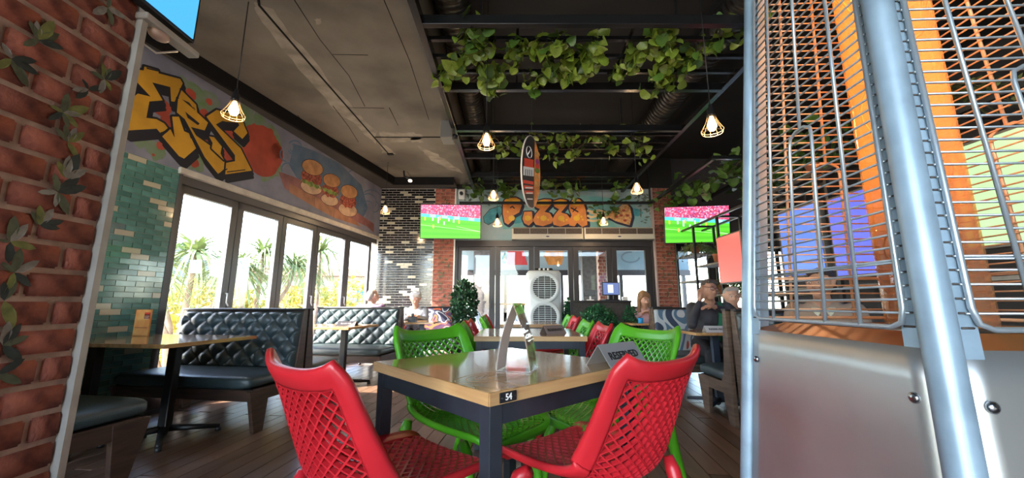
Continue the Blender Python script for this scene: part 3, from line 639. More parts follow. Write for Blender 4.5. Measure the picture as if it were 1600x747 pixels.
hole = g([(405, 315), (490, 385), (480, 395), (420, 352)]); PL.poly(hole, .0062, blk)
for seg in ([(180, 62), (255, 80)], [(620, 372), (712, 392)], [(430, 440), (440, 470)], [(600, 680), (650, 650)], [(262, 440), (300, 432)], [(650, 668), (755, 655)]): PL.stroke(g(seg), .012, .0062, blk)
green.build('painted_halo', PGRN, wl); red.build('painted_splash', PRED, wl); blk.build('painted_shadow', PBLK, wl)
# sliders on a board
b = lambda pts: crop(pts, 430, 210, 4.152, LW)
def mk(pts, h, m, fn=b, paint=PL, name='painted_shape', par=wl, line=None):
    W_ = fn(pts); mb = MB(); paint.poly(W_, h, mb); mb.build(name, m, par)
    if line: l = MB(); paint.stroke(W_, line, h + .0004, l, True); l.build('painted_outline', mat('brown outline mural paint', (.07, .025, .03), .6), par)
def ell2(c, rx, ry, rot=0, n=24, a0=0, a1=2 * pi, wob=0):
    return [(c[0] + rx * cos(t) * cos(rot) - ry * sin(t) * sin(rot), c[1] + rx * cos(t) * sin(rot) + ry * sin(t) * cos(rot) + wob * sin(9 * t)) for t in [a0 + (a1 - a0) * k / n for k in range(n)]]
PBLU = mat('blue sprayed mural paint', (.07, .14, .24), .7, noise=(4, .4), col2=(.14, .19, .27)); PPIN = mat('dusty rose board paint', (.28, .12, .12), .6, noise=(5, .3)); PORG = mat('orange plank paint', (.36, .17, .10), .6, noise=(7, .25))
PBUN = mat('toasted bun paint', (.50, .26, .12), .6, noise=(9, .25)); PBUB = mat('pale bun paint', (.55, .38, .26), .6, noise=(9, .25)); PMEA = mat('meat filling paint', (.36, .09, .06), .6, noise=(30, .7)); PLET = mat('lettuce paint', (.22, .33, .08), .6, noise=(20, .5)); PSWI = mat('swirl blue paint', (.10, .18, .30), .6)
mk([(120, 60), (250, 105), (420, 190), (560, 330), (600, 480), (560, 560), (480, 480), (300, 380), (150, 300), (90, 200)], .0012, PBLU)
mk([(20, 240), (120, 275), (340, 380), (520, 500), (640, 580), (640, 640), (600, 600), (380, 500), (180, 420), (60, 350)], .0016, PPIN)
mk([(95, 320), (250, 400), (385, 480), (520, 560), (560, 600), (500, 580), (380, 540), (250, 470), (90, 375)], .002, PORG)
for x, y in ((255, 405), (382, 482), (470, 535)): l = MB(); PL.stroke(b([(x, y), (x - 3, y + 58)]), .012, .0025, l); l.build('painted_outline', PPIN, wl)
for (cx, cy, rx, ry), (bx_, by_, brx, bry) in (((240, 215, 72, 48), (232, 345, 72, 42)), ((365, 300, 58, 42), (352, 425, 58, 36)), ((478, 372, 56, 42), (470, 490, 62, 42))):
    mk(ell2((bx_, by_), brx, bry, .35), .0030, PBUB, line=.008)
    mk(ell2(((cx + bx_) / 2 - 2, (cy + by_) / 2 + 2), rx, ry, .45, wob=6), .0036, PMEA); 
    mk(ell2((cx - 10, by_ - 32 + (10 if cx < 300 else -70 if cx > 400 else -20)), rx * .98, 13, .42, wob=7), .0042, PLET)
    mk(ell2((cx, cy), rx, ry, .42), .0048, PBUN, line=.008)
l = MB()
for c, r, s0, s1 in (((125, 85), 45, -2.5, 2.6), ((120, 90), 25, -2, 3), ((80, 225), 40, 2.6, 5.6), ((600, 440), 55, 3, 6.8), ((620, 430), 70, 4.0, 6.9), ((600, 460), 28, 2, 6), ((500, 265), 30, 2, 5), ((385, 170), 25, 2.4, 5.2), ((75, 130), 45, 1.7, 3.9), ((640, 470), 35, 5, 8)):
    PL.stroke(b([(c[0] + r * cos(a) , c[1] + r * sin(a)) for a in [s0 + (s1 - s0) * k / 14 for k in range(15)]]), .018, .0028, l)
l.build('painted_swirl', PSWI, wl)
# pizza lettering on the back wall
z_ = lambda pts: crop(pts, 740, 300, 5.161, BWf)
PTUR = mat('turquoise halo paint', (.16, .44, .44), .7, noise=(3, .3), col2=(.30, .48, .50)); PSUR = mat('teal surfboard paint', (.07, .34, .42), .6, noise=(8, .3)); PZO = mat('orange letter paint', (.78, .27, .06), .5, noise=(5, .2)); PZY = mat('yellow letter paint', (.86, .50, .04), .5, noise=(5, .15)); PNAV = mat('navy outline paint', (.02, .02, .05), .6); PSLI = mat('pizza slice paint', (.72, .38, .15), .6, noise=(20, .4)); PCHE = mat('cheese paint', (.75, .55, .3), .6)
mk([(170, 90), (240, 20), (700, 10), (1000, 40), (1290, 60), (1330, 200), (1280, 290), (700, 295), (240, 300)], .001, PTUR, z_, PB, par=wb)
mk([(80, 200), (130, 140), (215, 110), (240, 150), (200, 220), (120, 265), (85, 245)], .002, PSUR, z_, PB, par=wb, line=.012)
mk([(1280, 130), (1340, 140), (1370, 170), (1330, 195), (1280, 195)], .002, PSUR, z_, PB, par=wb)
mk(ell2((340, 200), 90, 55), .0015, PSUR, z_, PB, par=wb)
PZ = [[(236, 90), (252, 62), (290, 46), (340, 44), (375, 62), (388, 110), (368, 165), (318, 192), (305, 240), (278, 264), (250, 246), (236, 180)],
      [(408, 160), (470, 158), (478, 240), (445, 272), (408, 252), (394, 215)],
      [(490, 78), (570, 58), (625, 62), (630, 95), (572, 160), (615, 172), (638, 210), (630, 252), (560, 276), (500, 264), (478, 228), (498, 182), (535, 138), (498, 122)],
      [(642, 74), (700, 56), (750, 66), (760, 100), (705, 165), (752, 180), (778, 212), (768, 258), (700, 280), (645, 264), (633, 228), (655, 182), (690, 140), (650, 118)],
      [(775, 90), (800, 60), (850, 56), (885, 90), (905, 150), (918, 265), (875, 284), (835, 248), (815, 278), (772, 270), (766, 240), (790, 190), (768, 130)]]
nv = MB()
for i, P in enumerate(PZ):
    W_ = z_(P); PB.stroke([(a + .02, b_ - .02) for a, b_ in W_], .075, .0024, nv, True); PB.stroke(W_, .05, .0025, nv, True)
    mb = MB(); PB.poly(W_, .003 + i * .0003, mb); mb.build('painted_letter', PZO, wb)
    top = [p for p in P if p[1] < 125]; mid = sum(p[0] for p in P) / len(P); ym = min(p[1] for p in P)
    if i != 1: mk(ell2((sum(p[0] for p in top) / len(top), ym + 32), (max(p[0] for p in top) - min(p[0] for p in top)) * .42, 24), .005, PZY, z_, PB, par=wb)
    mk(ell2((mid + 4, 212), 26, 22, wob=3), .0052, PZY, z_, PB, par=wb)
for x, y, r in ((845, 185, 10), (870, 200, 10), (880, 222, 9), (725, 235, 9), (750, 225, 8), (520, 205, 8), (600, 225, 9), (420, 200, 8), (275, 160, 9)): mk(ell2((x, y), r, r, n=12), .0054, PZY, z_, PB, par=wb)
PB.stroke(z_([(785, 128), (840, 160)]), .03, .0057, nv); PB.stroke(z_([(830, 126), (800, 160)]), .02, .0057, nv); PB.stroke(z_([(295, 130), (312, 116), (328, 132)]), .025, .0057, nv)
sl = [(1060, 190), (1175, 120), (1222, 80), (1262, 128), (1276, 200), (1258, 268), (1150, 238)]; PB.stroke([(a + .02, c_ - .015) for a, c_ in z_(sl)], .07, .0024, nv, True); mk(sl, .003, PSLI, z_, PB, par=wb)
mk([(1175, 120), (1222, 80), (1240, 98), (1190, 140)], .004, PCHE, z_, PB, par=wb)
for x, y in ((1210, 150), (1240, 190), (1190, 190), (1220, 230), (1150, 200)): mk(ell2((x, y), 14, 10, n=12), .0045, PRED, z_, PB, par=wb)
nv.build('painted_outline', PNAV, wb)
ch = MB()
for pts in ([(915, 150), (960, 160), (1010, 150), (1070, 165)], [(915, 190), (950, 205), (1000, 190), (1070, 190)], [(915, 225), (960, 235), (1020, 225), (1080, 205)], [(940, 165), (985, 180), (1040, 178)]): PB.stroke(z_(pts), .045, .0028, ch)
ch.build('painted_cheese', PCHE, wb)
PLV = mat('grey green leaf paint', (.13, .18, .15), .7); lv = MB(); random.seed(9)
def pleaf(paint, mb, c, a, l, h):
    d = Vector((cos(a), sin(a))) * l; n = Vector((-d.y, d.x)) * .2; c = Vector(c); paint.poly([tuple(c), tuple(c + d * .4 + n), tuple(c + d), tuple(c + d * .4 - n)], h, mb)
for _ in range(60):
    u, v = random.choice([(random.uniform(722, 770), random.uniform(300, 325)), (random.uniform(1000, 1018), random.uniform(310, 350)), (random.uniform(995, 1016), random.uniform(298, 315))]); pleaf(PB, lv, BWf(u, v), random.uniform(0, 6.3), random.uniform(.07, .13), .004)
lv.build('painted_leaf', PLV, wb)
lv = MB()
for k in range(48): pleaf(Paint(lambda x, z, h: (x, YB - .078 - h, z)), lv, (-1.36 + .07 * sin(k * .5) + random.uniform(-.05, .05), .95 + k * .05), random.uniform(0, 6.3), random.uniform(.06, .11), .001)
lv.build('painted_leaf', mat('olive leaf paint', (.09, .10, .05), .7), pil1)
lv = MB()
for k in range(40): pleaf(Paint(lambda x, z, h: (x, YB - .118 - h, z)), lv, (3.03 + .06 * sin(k * .5) + random.uniform(-.05, .05), 1.2 + k * .052), random.uniform(0, 6.3), random.uniform(.06, .1), .001)
lv.build('painted_leaf', mat('olive leaf paint', (.09, .10, .05), .7), pil2)

# air curtains above the doors
for i, (x0, x1) in enumerate(((.0, 1.40), (1.42, 2.80))):
    t = empty('air_curtain', ((x0 + x1) / 2, 7.38, 2.37), label=('left' if i == 0 else 'right') + ' one of the two long cream air curtains above the glass doors', cat='air curtain', group='air curtains above the doors')
    mb = MB(); w = x1 - x0; mb.prism([(-.09, -.11), (.12, -.11), (.12, .13), (-.05, .13), (-.09, .10)], -w / 2, w / 2, lambda p, q_, x: (x, p, q_)); mb.build('body', mat('cream air curtain plastic', (.62, .58, .48), .4), t, .004)
    MB().box((0, -.092, .045), (w - .06, .01, .11)).build('intake', mat('brown intake mesh', (.10, .075, .06), .6, noise=(60, .5)), t)
    for k in range(1, 4): MB().box((-w / 2 + k * w / 4, -.098, .045), (.008, .008, .11)).build('mullion', CREAM, t)
    MB().ell((0, -.092, -.06), (.035, .006, .012)).build('badge', mat('dark blue badge', (.02, .03, .10), .4), t)

# ================================================================== FURNITURE
def pedestal(t, w, s, zt, r=.035, n=4, a0=.5, ln=.34):
    p = WP(s, w) if isinstance(s, float) and n == 4 else None
def box_part(t, name, m, c, d, rz=0, bevel=0): return MB().box(c, d, rz).build(name, m, t, bevel)
# ---- tufted booth benches
def buttoned(m, Wd, H, nx, ny, depth=.03):
    """quilted panel in x (0..Wd), z (0..H), bulging towards -y"""
    cw, ch_ = Wd / nx, H / ny; mb = MB()
    def f(i, j):
        x, z = i * Wd, j * H; a = x / cw + (z - .5 * ch_) / ch_ + .5; b_ = x / cw - (z - .5 * ch_) / ch_ + .5
        da, db = abs(sin(pi * a)), abs(sin(pi * b_)); hgt = (da * db + .0001) ** .33
        bd = 1.0
        e = min(x, Wd - x, z * 1.3, (H - z) * 1.3) / .03; e = max(0, min(1, e)) ** .5
        return (x, -(.012 + depth * hgt) * e, z)
    mb.grid(f, int(nx * 16), int(ny * 16)); return mb.mesh('backrest', m)
BTN = MB().ell((0, 0, 0), (.011, .008, .011), 10, 6).mesh('button', LEATH)
def bench_mesh_parts(Wd, nx=9, cloth=None, legs=True, wood_=DWOOD):
    H = .54; back = buttoned(cloth or LEATH, Wd - .04, H - .02, nx, 3, .03 if not cloth else .004)
    return back
def cushion(mb, x0, x1, y0, y1, z0, z1, r=.035):
    def f(i, j):  # rounded slab as a closed superellipsoid
        a = (i * 2 - 1) * pi; b_ = (j - .5) * pi; pw = lambda t: math.copysign(abs(t) ** .22, t)
        return ((x0 + x1) / 2 + (x1 - x0) / 2 * pw(cos(a)) * abs(cos(b_)) ** .22, (y0 + y1) / 2 + (y1 - y0) / 2 * pw(sin(a)) * abs(cos(b_)) ** .22, (z0 + z1) / 2 + (z1 - z0) / 2 * math.copysign(abs(sin(b_)) ** .55, sin(b_)) * (1 + .06 * cos(a) * 0))
    mb.grid(f, 64, 20)
def booth(org, rz, Wd, label, cloth=None, nx=7, wood_=DWOOD, sides=(1,), group='booth benches with dark upholstered seats', depth=.56, seatm=None, facing_x=0):
    """local: x across, front towards -y, back plane y=0"""
    t = empty('booth_bench', org, rz, label=label, cat='bench', group=group); t.scale = (1, 1, .965)
    back = buttoned(cloth or LEATH, Wd - .03, .53, nx, 3, .042 if not cloth else .003)
    o = inst(back, 'backrest', t, (.015, -.115, .44), (radians(-7), 0, 0))
    if not cloth:
        cw = (Wd - .03) / nx
        for j in range(4):
            for i in range(nx + 1):
                x = (i + (.0 if j % 2 == 1 else .5)) * cw; z = (j) * .53 / 3 
                if .04 < x < Wd - .07 and .02 < z < .50: inst(BTN, 'button', o, (x, -.016, z))
    mb = MB(); cushion(mb, .005, Wd - .005, -depth - .05, -.09, .345, .455); mb.build('seat', seatm or LEATH, t)
    box_part(t, 'seat_rail', wood_, (Wd / 2, -depth + .01, .30), (Wd - .02, .03, .09), 0, .004); box_part(t, 'seat_base', BLACKM, (Wd / 2, -depth / 2 - .03, .335), (Wd - .04, depth - .06, .03))
    mb = MB(); mb.prism([(-.085, .44), (-.055, .44), (-.012, .98), (-.040, .98)], .03, Wd - .03, lambda p, q_, x: (x, p, q_)); mb.build('back_board', wood_, t, .003)
    box_part(t, 'top_trim', mat('black leather trim', (.015, .016, .018), .45), (Wd / 2, -.038, .985), (Wd, .075, .022), 0, .008)
    for sx in (0.0, Wd - .035):
        mb = MB(); mb.prism([(-depth - .03, .34), (-depth + .17, .34), (-depth + .14, 0), (-depth + .05, 0)], sx, sx + .035, lambda p, q_, x: (x, p, q_)); mb.build('leg', wood_, t, .003)
        mb = MB(); mb.prism([(-.17, .34), (-.11, .44), (-.05, .98), (-.004, .98), (-.004, 0), (-.09, 0)], sx, sx + .035, lambda p, q_, x: (x, p, q_)); mb.build('side_post', wood_, t, .003)
        box_part(t, 'side_rail', wood_, (sx + .0175, -depth / 2 - .03, .30), (.03, depth - .1, .10), 0, .003)
    return t
def on_wall(s, w): p = WP(s, w); return (p.x, p.y, 0)
BW_ = 1.32
booth(on_wall(3.92, -.0), ROTW, BW_, 'tufted dark leather booth bench facing the camera, behind the nearest pedestal table')
booth(on_wall(3.935, .0 + BW_), ROTW + pi, BW_, 'dark booth bench back to back with the nearest tufted one, facing the back wall')
booth(on_wall(5.9, .03), ROTW, BW_ , 'tufted dark leather booth bench behind the second pedestal table, facing the camera')
booth(on_wall(5.915, .03 + BW_), ROTW + pi, BW_, 'dark booth bench under the man in purple, back to back with the farther tufted one')
booth(on_wall(2.09, .03 + BW_ - .1), ROTW + pi, BW_ - .1, 'dark booth seat beside the near brick pier, on a tapered wooden leg')
TOPT = .735
def wall_table(s0, s1, w1, posts, label, w0=.02):
    t = empty('booth_table', on_wall((s0 + s1) / 2, (w0 + w1) / 2), ROTW, label=label, cat='table')
    Wx, Wy = w1 - w0, s1 - s0
    MB().box((0, 0, TOPT - .014), (Wx, Wy, .028)).build('tabletop', TOPW, t, .003)
    MB().box((0, 0, TOPT - .040), (Wx * .7, .06, .02)).build('top_bracket', BLACK, t)
    for (s, w) in posts:
        x, y = w - (w0 + w1) / 2, s - (s0 + s1) / 2
        MB().box((x, y, .38), (.075, .055, .66)).build('post', BLACK, t, .006)
        mb = MB()
        for k in range(4):
            a = pi / 4 + k * pi / 2; mb.tube([(x + .03 * cos(a), y + .03 * sin(a), .07), (x + .35 * cos(a), y + .33 * sin(a), .035)], [.032, .02], 6, flat=.8)
        mb.build('base', BLACK, t)
        for k in range(4): a = pi / 4 + k * pi / 2; MB().lathe([(0, 0), (.02, 0), (.02, .025), (0, .03)], (x + .34 * cos(a), y + .32 * sin(a), 0), 10).build('foot', BLACK, t)
    return t
wall_table(2.80, 3.56, 1.12, [(3.22, .72), (2.98, .32)], 'honey wood booth table nearest the camera, on black pedestals beside the green tiles')
wall_table(4.72, 5.42, 1.25, [(5.08, .98), (5.0, .35)], 'honey wood booth table between the two tufted benches, holding a reserved sign')
wall_table(6.62, 7.25, .72, [(6.95, .5)], 'small booth table before the man in purple, by the last window')
def table_free(x, y, Wx, Wy, rz, label, post=(0, 0), z=TOPT, cross=True):
    t = empty('booth_table', (x, y, 0), rz, label=label, cat='table')
    MB().box((0, 0, z - .014), (Wx, Wy, .028)).build('tabletop', TOPW, t, .003)
    MB().box((post[0], post[1], z / 2), (.07, .05, z - .06)).build('post', mat('blue black painted steel', (.03, .045, .07), .4), t, .005)
    mb = MB()
    for k in range(4):
        a = pi / 4 + k * pi / 2; mb.tube([(post[0] + .03 * cos(a), post[1] + .03 * sin(a), .06), (post[0] + .32 * cos(a), post[1] + .30 * sin(a), .025)], [.03, .02], 6, flat=.8)
    mb.build('base', mat('blue black painted steel', (0, 0, 0)), t); return t
table_free(-1.52, 6.02, .72, .6, 0, 'small wooden table in front of the grey haired woman', (.12, 0))
table_free(2.24, 4.02, .95, .60, 0, 'wooden table in front of the man with glasses', (-.15, 0), .73)
table_free(2.18, 5.75, .95, .52, 0, 'wooden table in front of the long haired woman', (-.2, 0), .73)

# patterned upholstery
def abstract(name, cols, sc=2.2):
    m = mat(name, (.3, .3, .3), .6); nt = m.node_tree; b = nt.nodes['Principled BSDF']
    tc = nt.nodes.new('ShaderNodeTexCoord'); mp = nt.nodes.new('ShaderNodeMapping'); mp.inputs['Rotation'].default_value = (.2, .6, .4); n = nt.nodes.new('ShaderNodeTexNoise'); n.inputs['Scale'].default_value = sc; n.inputs['Detail'].default_value = 0; n.inputs['Distortion'].default_value = 1.6
    rp = nt.nodes.new('ShaderNodeValToRGB'); rp.color_ramp.interpolation = 'CONSTANT'; els = rp.color_ramp.elements
    for i, (p, c) in enumerate(cols):
        e = els[i] if i < 2 else els.new(p); e.position = p; e.color = (*c, 1)
    nt.links.new(tc.outputs['Object'], mp.inputs[0]); nt.links.new(mp.outputs[0], n.inputs['Vector']); nt.links.new(n.outputs['Fac'], rp.inputs[0]); nt.links.new(rp.outputs[0], b.inputs['Base Color']); return m
FAB1 = abstract('navy orange white printed fabric', [(0, (.02, .02, .06)), (.40, (.55, .55, .55)), (.47, (.03, .03, .07)), (.54, (.55, .12, .04)), (.60, (.06, .02, .07))], 3.2)
FAB2 = abstract('blue grey red printed fabric', [(0, (.03, .05, .09)), (.42, (.45, .50, .52)), (.50, (.08, .16, .24)), (.56, (.5, .52, .52)), (.62, (.35, .05, .03)), (.66, (.05, .06, .1))], 2.4)
booth((-2.05, 7.05, 0), 0, 1.0, 'purple orange printed bench behind the grey haired woman, by the brick pillar', cloth=FAB1, group='printed fabric benches', nx=4)
booth((1.86, 3.28, 0), 0, .9, 'dark green tufted bench under the person seen through the heater', nx=6, group='booth benches on the right', wood_=GWOOD)
o = booth((1.83 + .92, 3.30, 0), pi, .92, 'booth bench with dark green seat and purple printed back, across from the man with glasses', cloth=FAB1, group='booth benches on the right', nx=4, wood_=GWOOD)
booth((1.80, 4.98, 0), 0, .95, 'blue and red printed bench under the man with glasses', cloth=FAB2, group='printed fabric benches', nx=4, wood_=GWOOD)
booth((1.80 + .95, 5.0, 0), pi, .95, 'printed bench facing the long haired woman across her table', cloth=FAB2, group='printed fabric benches', nx=4, wood_=GWOOD)
booth((1.80, 6.65, 0), 0, .95, 'blue grey printed bench under the long haired woman', cloth=FAB2, group='printed fabric benches', nx=4, wood_=GWOOD)

# ---- centre tables
TBL = mat('black square steel leg', (.022, .027, .036), .38, noise=(8, .3))
def square_table(x, y, Wx, Wy, rz, label, z=.77, leg=.045, th=.036):
    t = empty('dining_table', (x, y, 0), rz, label=label, cat='table')
    MB().box((0, 0, z - th / 2), (Wx, Wy, th)).build('tabletop', TOPW, t, .0025)
    for k, (c, d) in enumerate((((0, -Wy / 2 - .001, z - th / 2), (Wx, .004, th)), ((0, Wy / 2 + .001, z - th / 2), (Wx, .004, th)), ((-Wx / 2 - .001, 0, z - th / 2), (.004, Wy, th)), ((Wx / 2 + .001, 0, z - th / 2), (.004, Wy, th)))): MB().box(c, (d[0] - .001, d[1] - .001, d[2] - .003)).build('edge_band', TOPE, t)
    ix, iy = Wx / 2 - .035, Wy / 2 - .035
    for sx in (-1, 1):
        for sy in (-1, 1): MB().box((sx * ix, sy * iy, (z - th) / 2), (leg, leg, z - th)).build('leg', TBL, t, .002)
    for sy in (-1, 1): MB().box((0, sy * iy, z - th - .028), (2 * ix - leg, leg * .9, .055)).build('apron', TBL, t)
    for sx in (-1, 1): MB().box((sx * ix, 0, z - th - .028), (leg * .9, 2 * iy - leg, .055)).build('apron', TBL, t)
    return t
T54 = (-.034, 1.574); R54 = radians(41.5 + 90 + 90 + 90 - 180 - 90)
R54 = radians(42.2)
t54 = square_table(T54[0], T54[1], .745, .745, R54, 'honey wood table numbered 54 in the foreground, standing corner first')
# number plate on the front right edge
def t54p(a, b_, z): return Matrix.Rotation(R54, 4, 'Z') @ Vector((a, b_, z)) + Vector((T54[0], T54[1], 0))
pl = MB().box((0, 0, 0), (.062, .004, .027)).build('number_plate', BLACK, t54, .002); pl.location = (-.3725 + .062, -.3775, .752)
lettering('54', .024, mat('white print', (.85, .85, .82), .5), pl, Matrix(((1, 0, 0, 0), (0, 0, -1, -.0025), (0, 1, 0, 0), (0, 0, 0, 1))))
for sx in (-.024, .024): MB().lathe([(0, -.003), (.003, -.002), (.003, 0), (0, 0)], (sx, -.002, 0), 10, 'Y').build('rivet', BLACK, pl)
mb = MB()
for k, (rx, ry) in enumerate(((.035, .018), (.055, .028), (.085, .042), (.12, .06), (.16, .075))): mb.tube([(-.20 + rx * cos(a) + .01 * sin(3 * a), -.20 + ry * sin(a) + .006 * cos(2 * a), .7703) for a in [2 * pi * q_ / 32 for q_ in range(29)]], .0009, 4, flat=.3)
o = mb.build('wood_knot_rings', mat('dark grain line', (.22, .11, .035), .3), t54)
o.rotation_euler = (0, 0, 0)
square_table(.135, 3.27, .82, .90, 0, 'second wooden table in the middle row, holding a reserved sign')
square_table(.21, 4.85, .70, .75, 0, 'farthest wooden table in the middle row, before the air cooler')

# ---- perforated shell chairs
PR = [(.268, .418), (.275, .446), (.247, .462), (.158, .458), (.053, .450), (-.052, .444), (-.135, .447), (-.194, .468), (-.232, .516), (-.256, .577), (-.280, .648), (-.305, .728), (-.328, .792), (-.343, .832)]
HWs = [.165, .208, .228, .240, .244, .244, .244, .244, .242, .240, .238, .236, .232, .205]
LIFT = [.0, .008, .016, .028, .042, .060, .082, .102, .108, .098, .082, .066, .050, .030]
def cat(P, t):
    n = len(P) - 1; x = max(0, min(n - 1e-6, t * n)); i = int(x); f = x - i; g_ = lambda k: P[max(0, min(n, k))]
    a, b_, c, d = g_(i - 1), g_(i), g_(i + 1), g_(i + 2)
    h_ = lambda a, b_, c, d: .5 * (2 * b_ + (c - a) * f + (2 * a - 5 * b_ + 4 * c - d) * f * f + (3 * b_ - a - 3 * c + d) * f ** 3)
    return tuple(h_(*q_) for q_ in zip(a, b_, c, d)) if isinstance(a, tuple) else h_(a, b_, c, d)
def shell(u, v):
    y, z = cat(PR, v); y2, z2 = cat(PR, min(1, v + .01)); y1, z1 = cat(PR, max(0, v - .01)); ty, tz = y2 - y1, z2 - z1; l = sqrt(ty * ty + tz * tz); ny, nz = (tz / l, -ty / l)  # towards the sitter
    w = cat(HWs, v); L_ = cat(LIFT, v) * (abs(u) ** 2.4); e = .022 * (abs(u) ** 5) * max(0, (v - .85) / .15)
    return Vector((u * w, y + ny * L_, z + nz * L_ + e))
def snorm(u, v):
    a = shell(min(1, u + .01), v) - shell(max(-1, u - .01), v); b_ = shell(u, min(1, v + .008)) - shell(u, max(0, v - .008)); return a.cross(b_).normalized()
UD, V0, V1, VS = .80, .10, .905, .47
def lattice(v0, v1, nx, ny, hole=.74, th=.006):
    """diamond lattice with open holes: every diamond becomes a ring of quads, front and back, plus the inner walls"""
    mb = MB(); cu = lambda i: -UD + 2 * UD * i / (2 * nx); cv = lambda j: v0 + (v1 - v0) * j / (2 * ny)
    vs = []; fs = []; cache = {}
    def P(u, v, s):
        k = (round(u, 5), round(v, 5), s)
        if k not in cache: cache[k] = len(vs); vs.append(shell(u, v) + snorm(u, v) * th * s)
        return cache[k]
    for j in range(2 * ny + 1):
        for i in range(2 * nx + 1):
            if (i + j) % 2 == 0: continue
            c = [(i - 1, j), (i, j - 1), (i + 1, j), (i, j + 1)]; c = [(max(0, min(2 * nx, a)), max(0, min(2 * ny, b_))) for a, b_ in c]
            q_ = []; 
            for p in c:
                if p not in q_: q_.append(p)
            if (i, j) in q_: q_.remove((i, j)) if len(q_) > 3 else None
            if len(q_) < 3: continue
            mi, mj = sum(p[0] for p in q_) / len(q_), sum(p[1] for p in q_) / len(q_); n = len(q_)
            out = [(cu(a), cv(b_)) for a, b_ in q_]; inn = [(cu(mi + (a - mi) * hole), cv(mj + (b_ - mj) * hole)) for a, b_ in q_]
            for k in range(n):
                k2 = (k + 1) % n
                for s in (1, -1): fs.append((P(*out[k], s), P(*out[k2], s), P(*inn[k2], s), P(*inn[k], s)))
                fs.append((P(*inn[k], 1), P(*inn[k2], 1), P(*inn[k2], -1), P(*inn[k], -1)))
    mb.add(vs, fs); return mb
def chair_frame():
    mb = MB(); N = 132; ring = []
    def per(t):  # perimeter of inner rectangle -> (inner uv, outer uv)
        s = (t % 1) * 4; k = int(s); f = s - k
        if k == 0: a = (-UD + 2 * UD * f, V0); b_ = (-1 + 2 * f, 0)
        elif k == 1: a = (UD, V0 + (V1 - V0) * f); b_ = (1, f)
        elif k == 2: a = (UD - 2 * UD * f, V1); b_ = (1 - 2 * f, 1)
        else: a = (-UD, V1 - (V1 - V0) * f); b_ = (-1, 1 - f)
        return a, b_
    ts = []
    for k in range(4):
        m = 14 if k % 2 == 0 else 44
        ts += [(k + q_ / m) / 4 for q_ in range(m)]
    vs = []; K = 10
    for t_ in ts:
        (iu, iv), (ou, ov) = per(t_); I, O = shell(iu, iv), shell(ou, ov); M_ = (I + O) / 2; n = snorm((iu + ou) / 2, (iv + ov) / 2); w = (O - I)
        for c, h_ in ((0, .006), (.15, .0085), (.5, .011), (.85, .011), (1.0, .004), (1.0, -.008), (.9, -.015), (.5, -.011), (.15, -.009), (0, -.006)):
            vs.append(I + w * c + n * h_)
    T = len(ts); fs = [(i * K + k, i * K + (k + 1) % K, ((i + 1) % T) * K + (k + 1) % K, ((i + 1) % T) * K + k) for i in range(T) for k in range(K)]
    mb.add(vs, fs, True); return mb
def chair_leg(sx, back):
    mb = MB()
    if not back: mb.tube([(sx * .175, .13, .428), (sx * .195, .165, .40), (sx * .208, .195, .33), (sx * .218, .215, .16), (sx * .226, .235, 0)], [.022, .028, .024, .020, .015], 10)
    else: mb.tube([(sx * .215, -.17, .47), (sx * .215, -.185, .43), (sx * .212, -.21, .34), (sx * .215, -.255, .17), (sx * .22, -.305, 0)], [.018, .026, .024, .020, .015], 10)
    return mb
CH = {}
def chair(x, y, face, m, label, group=None, coarse=False, scale=1.0):
    """face: direction angle (degrees, 0=+X) the sitter looks to"""
    t = empty('dining_chair', (x, y, 0), radians(face - 90), label=label, cat='chair', group=group)
    key = (m.name, coarse)
    if key not in CH:
        nx = 10 if not coarse else 8; a = lattice(V0, VS, nx, 11 if not coarse else 8, .76, .0055); b_ = lattice(VS, V1, nx, 11 if not coarse else 8, .80, .0065)
        CH[key] = [('seat', a.mesh('seat', m)), ('backrest', b_.mesh('backrest', m)), ('frame', chair_frame().mesh('frame', m)), ('leg', chair_leg(1, 0).mesh('leg', m)), ('leg', chair_leg(-1, 0).mesh('leg', m)), ('leg', chair_leg(1, 1).mesh('leg', m)), ('leg', chair_leg(-1, 1).mesh('leg', m))]
    t.scale = (scale, scale, scale)
    for n_, me in CH[key]: inst(me, n_, t)
    return t
chair(-.40, 1.33, 51, RED, 'red perforated plastic chair at the left front of table 54')
chair(.28, 1.45, 129, RED, 'red perforated plastic chair at the right front of table 54')
chair(-.189, 1.868, -38.6, GREEN, 'green perforated plastic chair at the left rear of table 54', scale=1.035)
chair(.468, 2.016, -153.7, GREEN, 'green perforated plastic chair at the right rear of table 54', scale=1.03)
for (x, y, f, m, l) in ((-.09, 2.98, 0, GREEN, 'green chair at the left front of the second table'), (-.09, 3.52, 0, RED, 'red chair at the left rear of the second table'), (.40, 2.96, 180, RED, 'red chair at the right front of the second table'), (.38, 3.50, 180, GREEN, 'green chair at the right rear of the second table'),
    (-.04, 4.6, 0, GREEN, 'green chair at the left front of the farthest table'), (-.05, 5.12, 0, RED, 'red chair at the left rear of the farthest table'), (.46, 5.12, 180, GREEN, 'green chair at the right rear of the farthest table'), (.46, 4.6, 180, RED, 'red chair at the right front of the farthest table')):
    chair(x, y, f, m, l + ', seen side on', None, True)

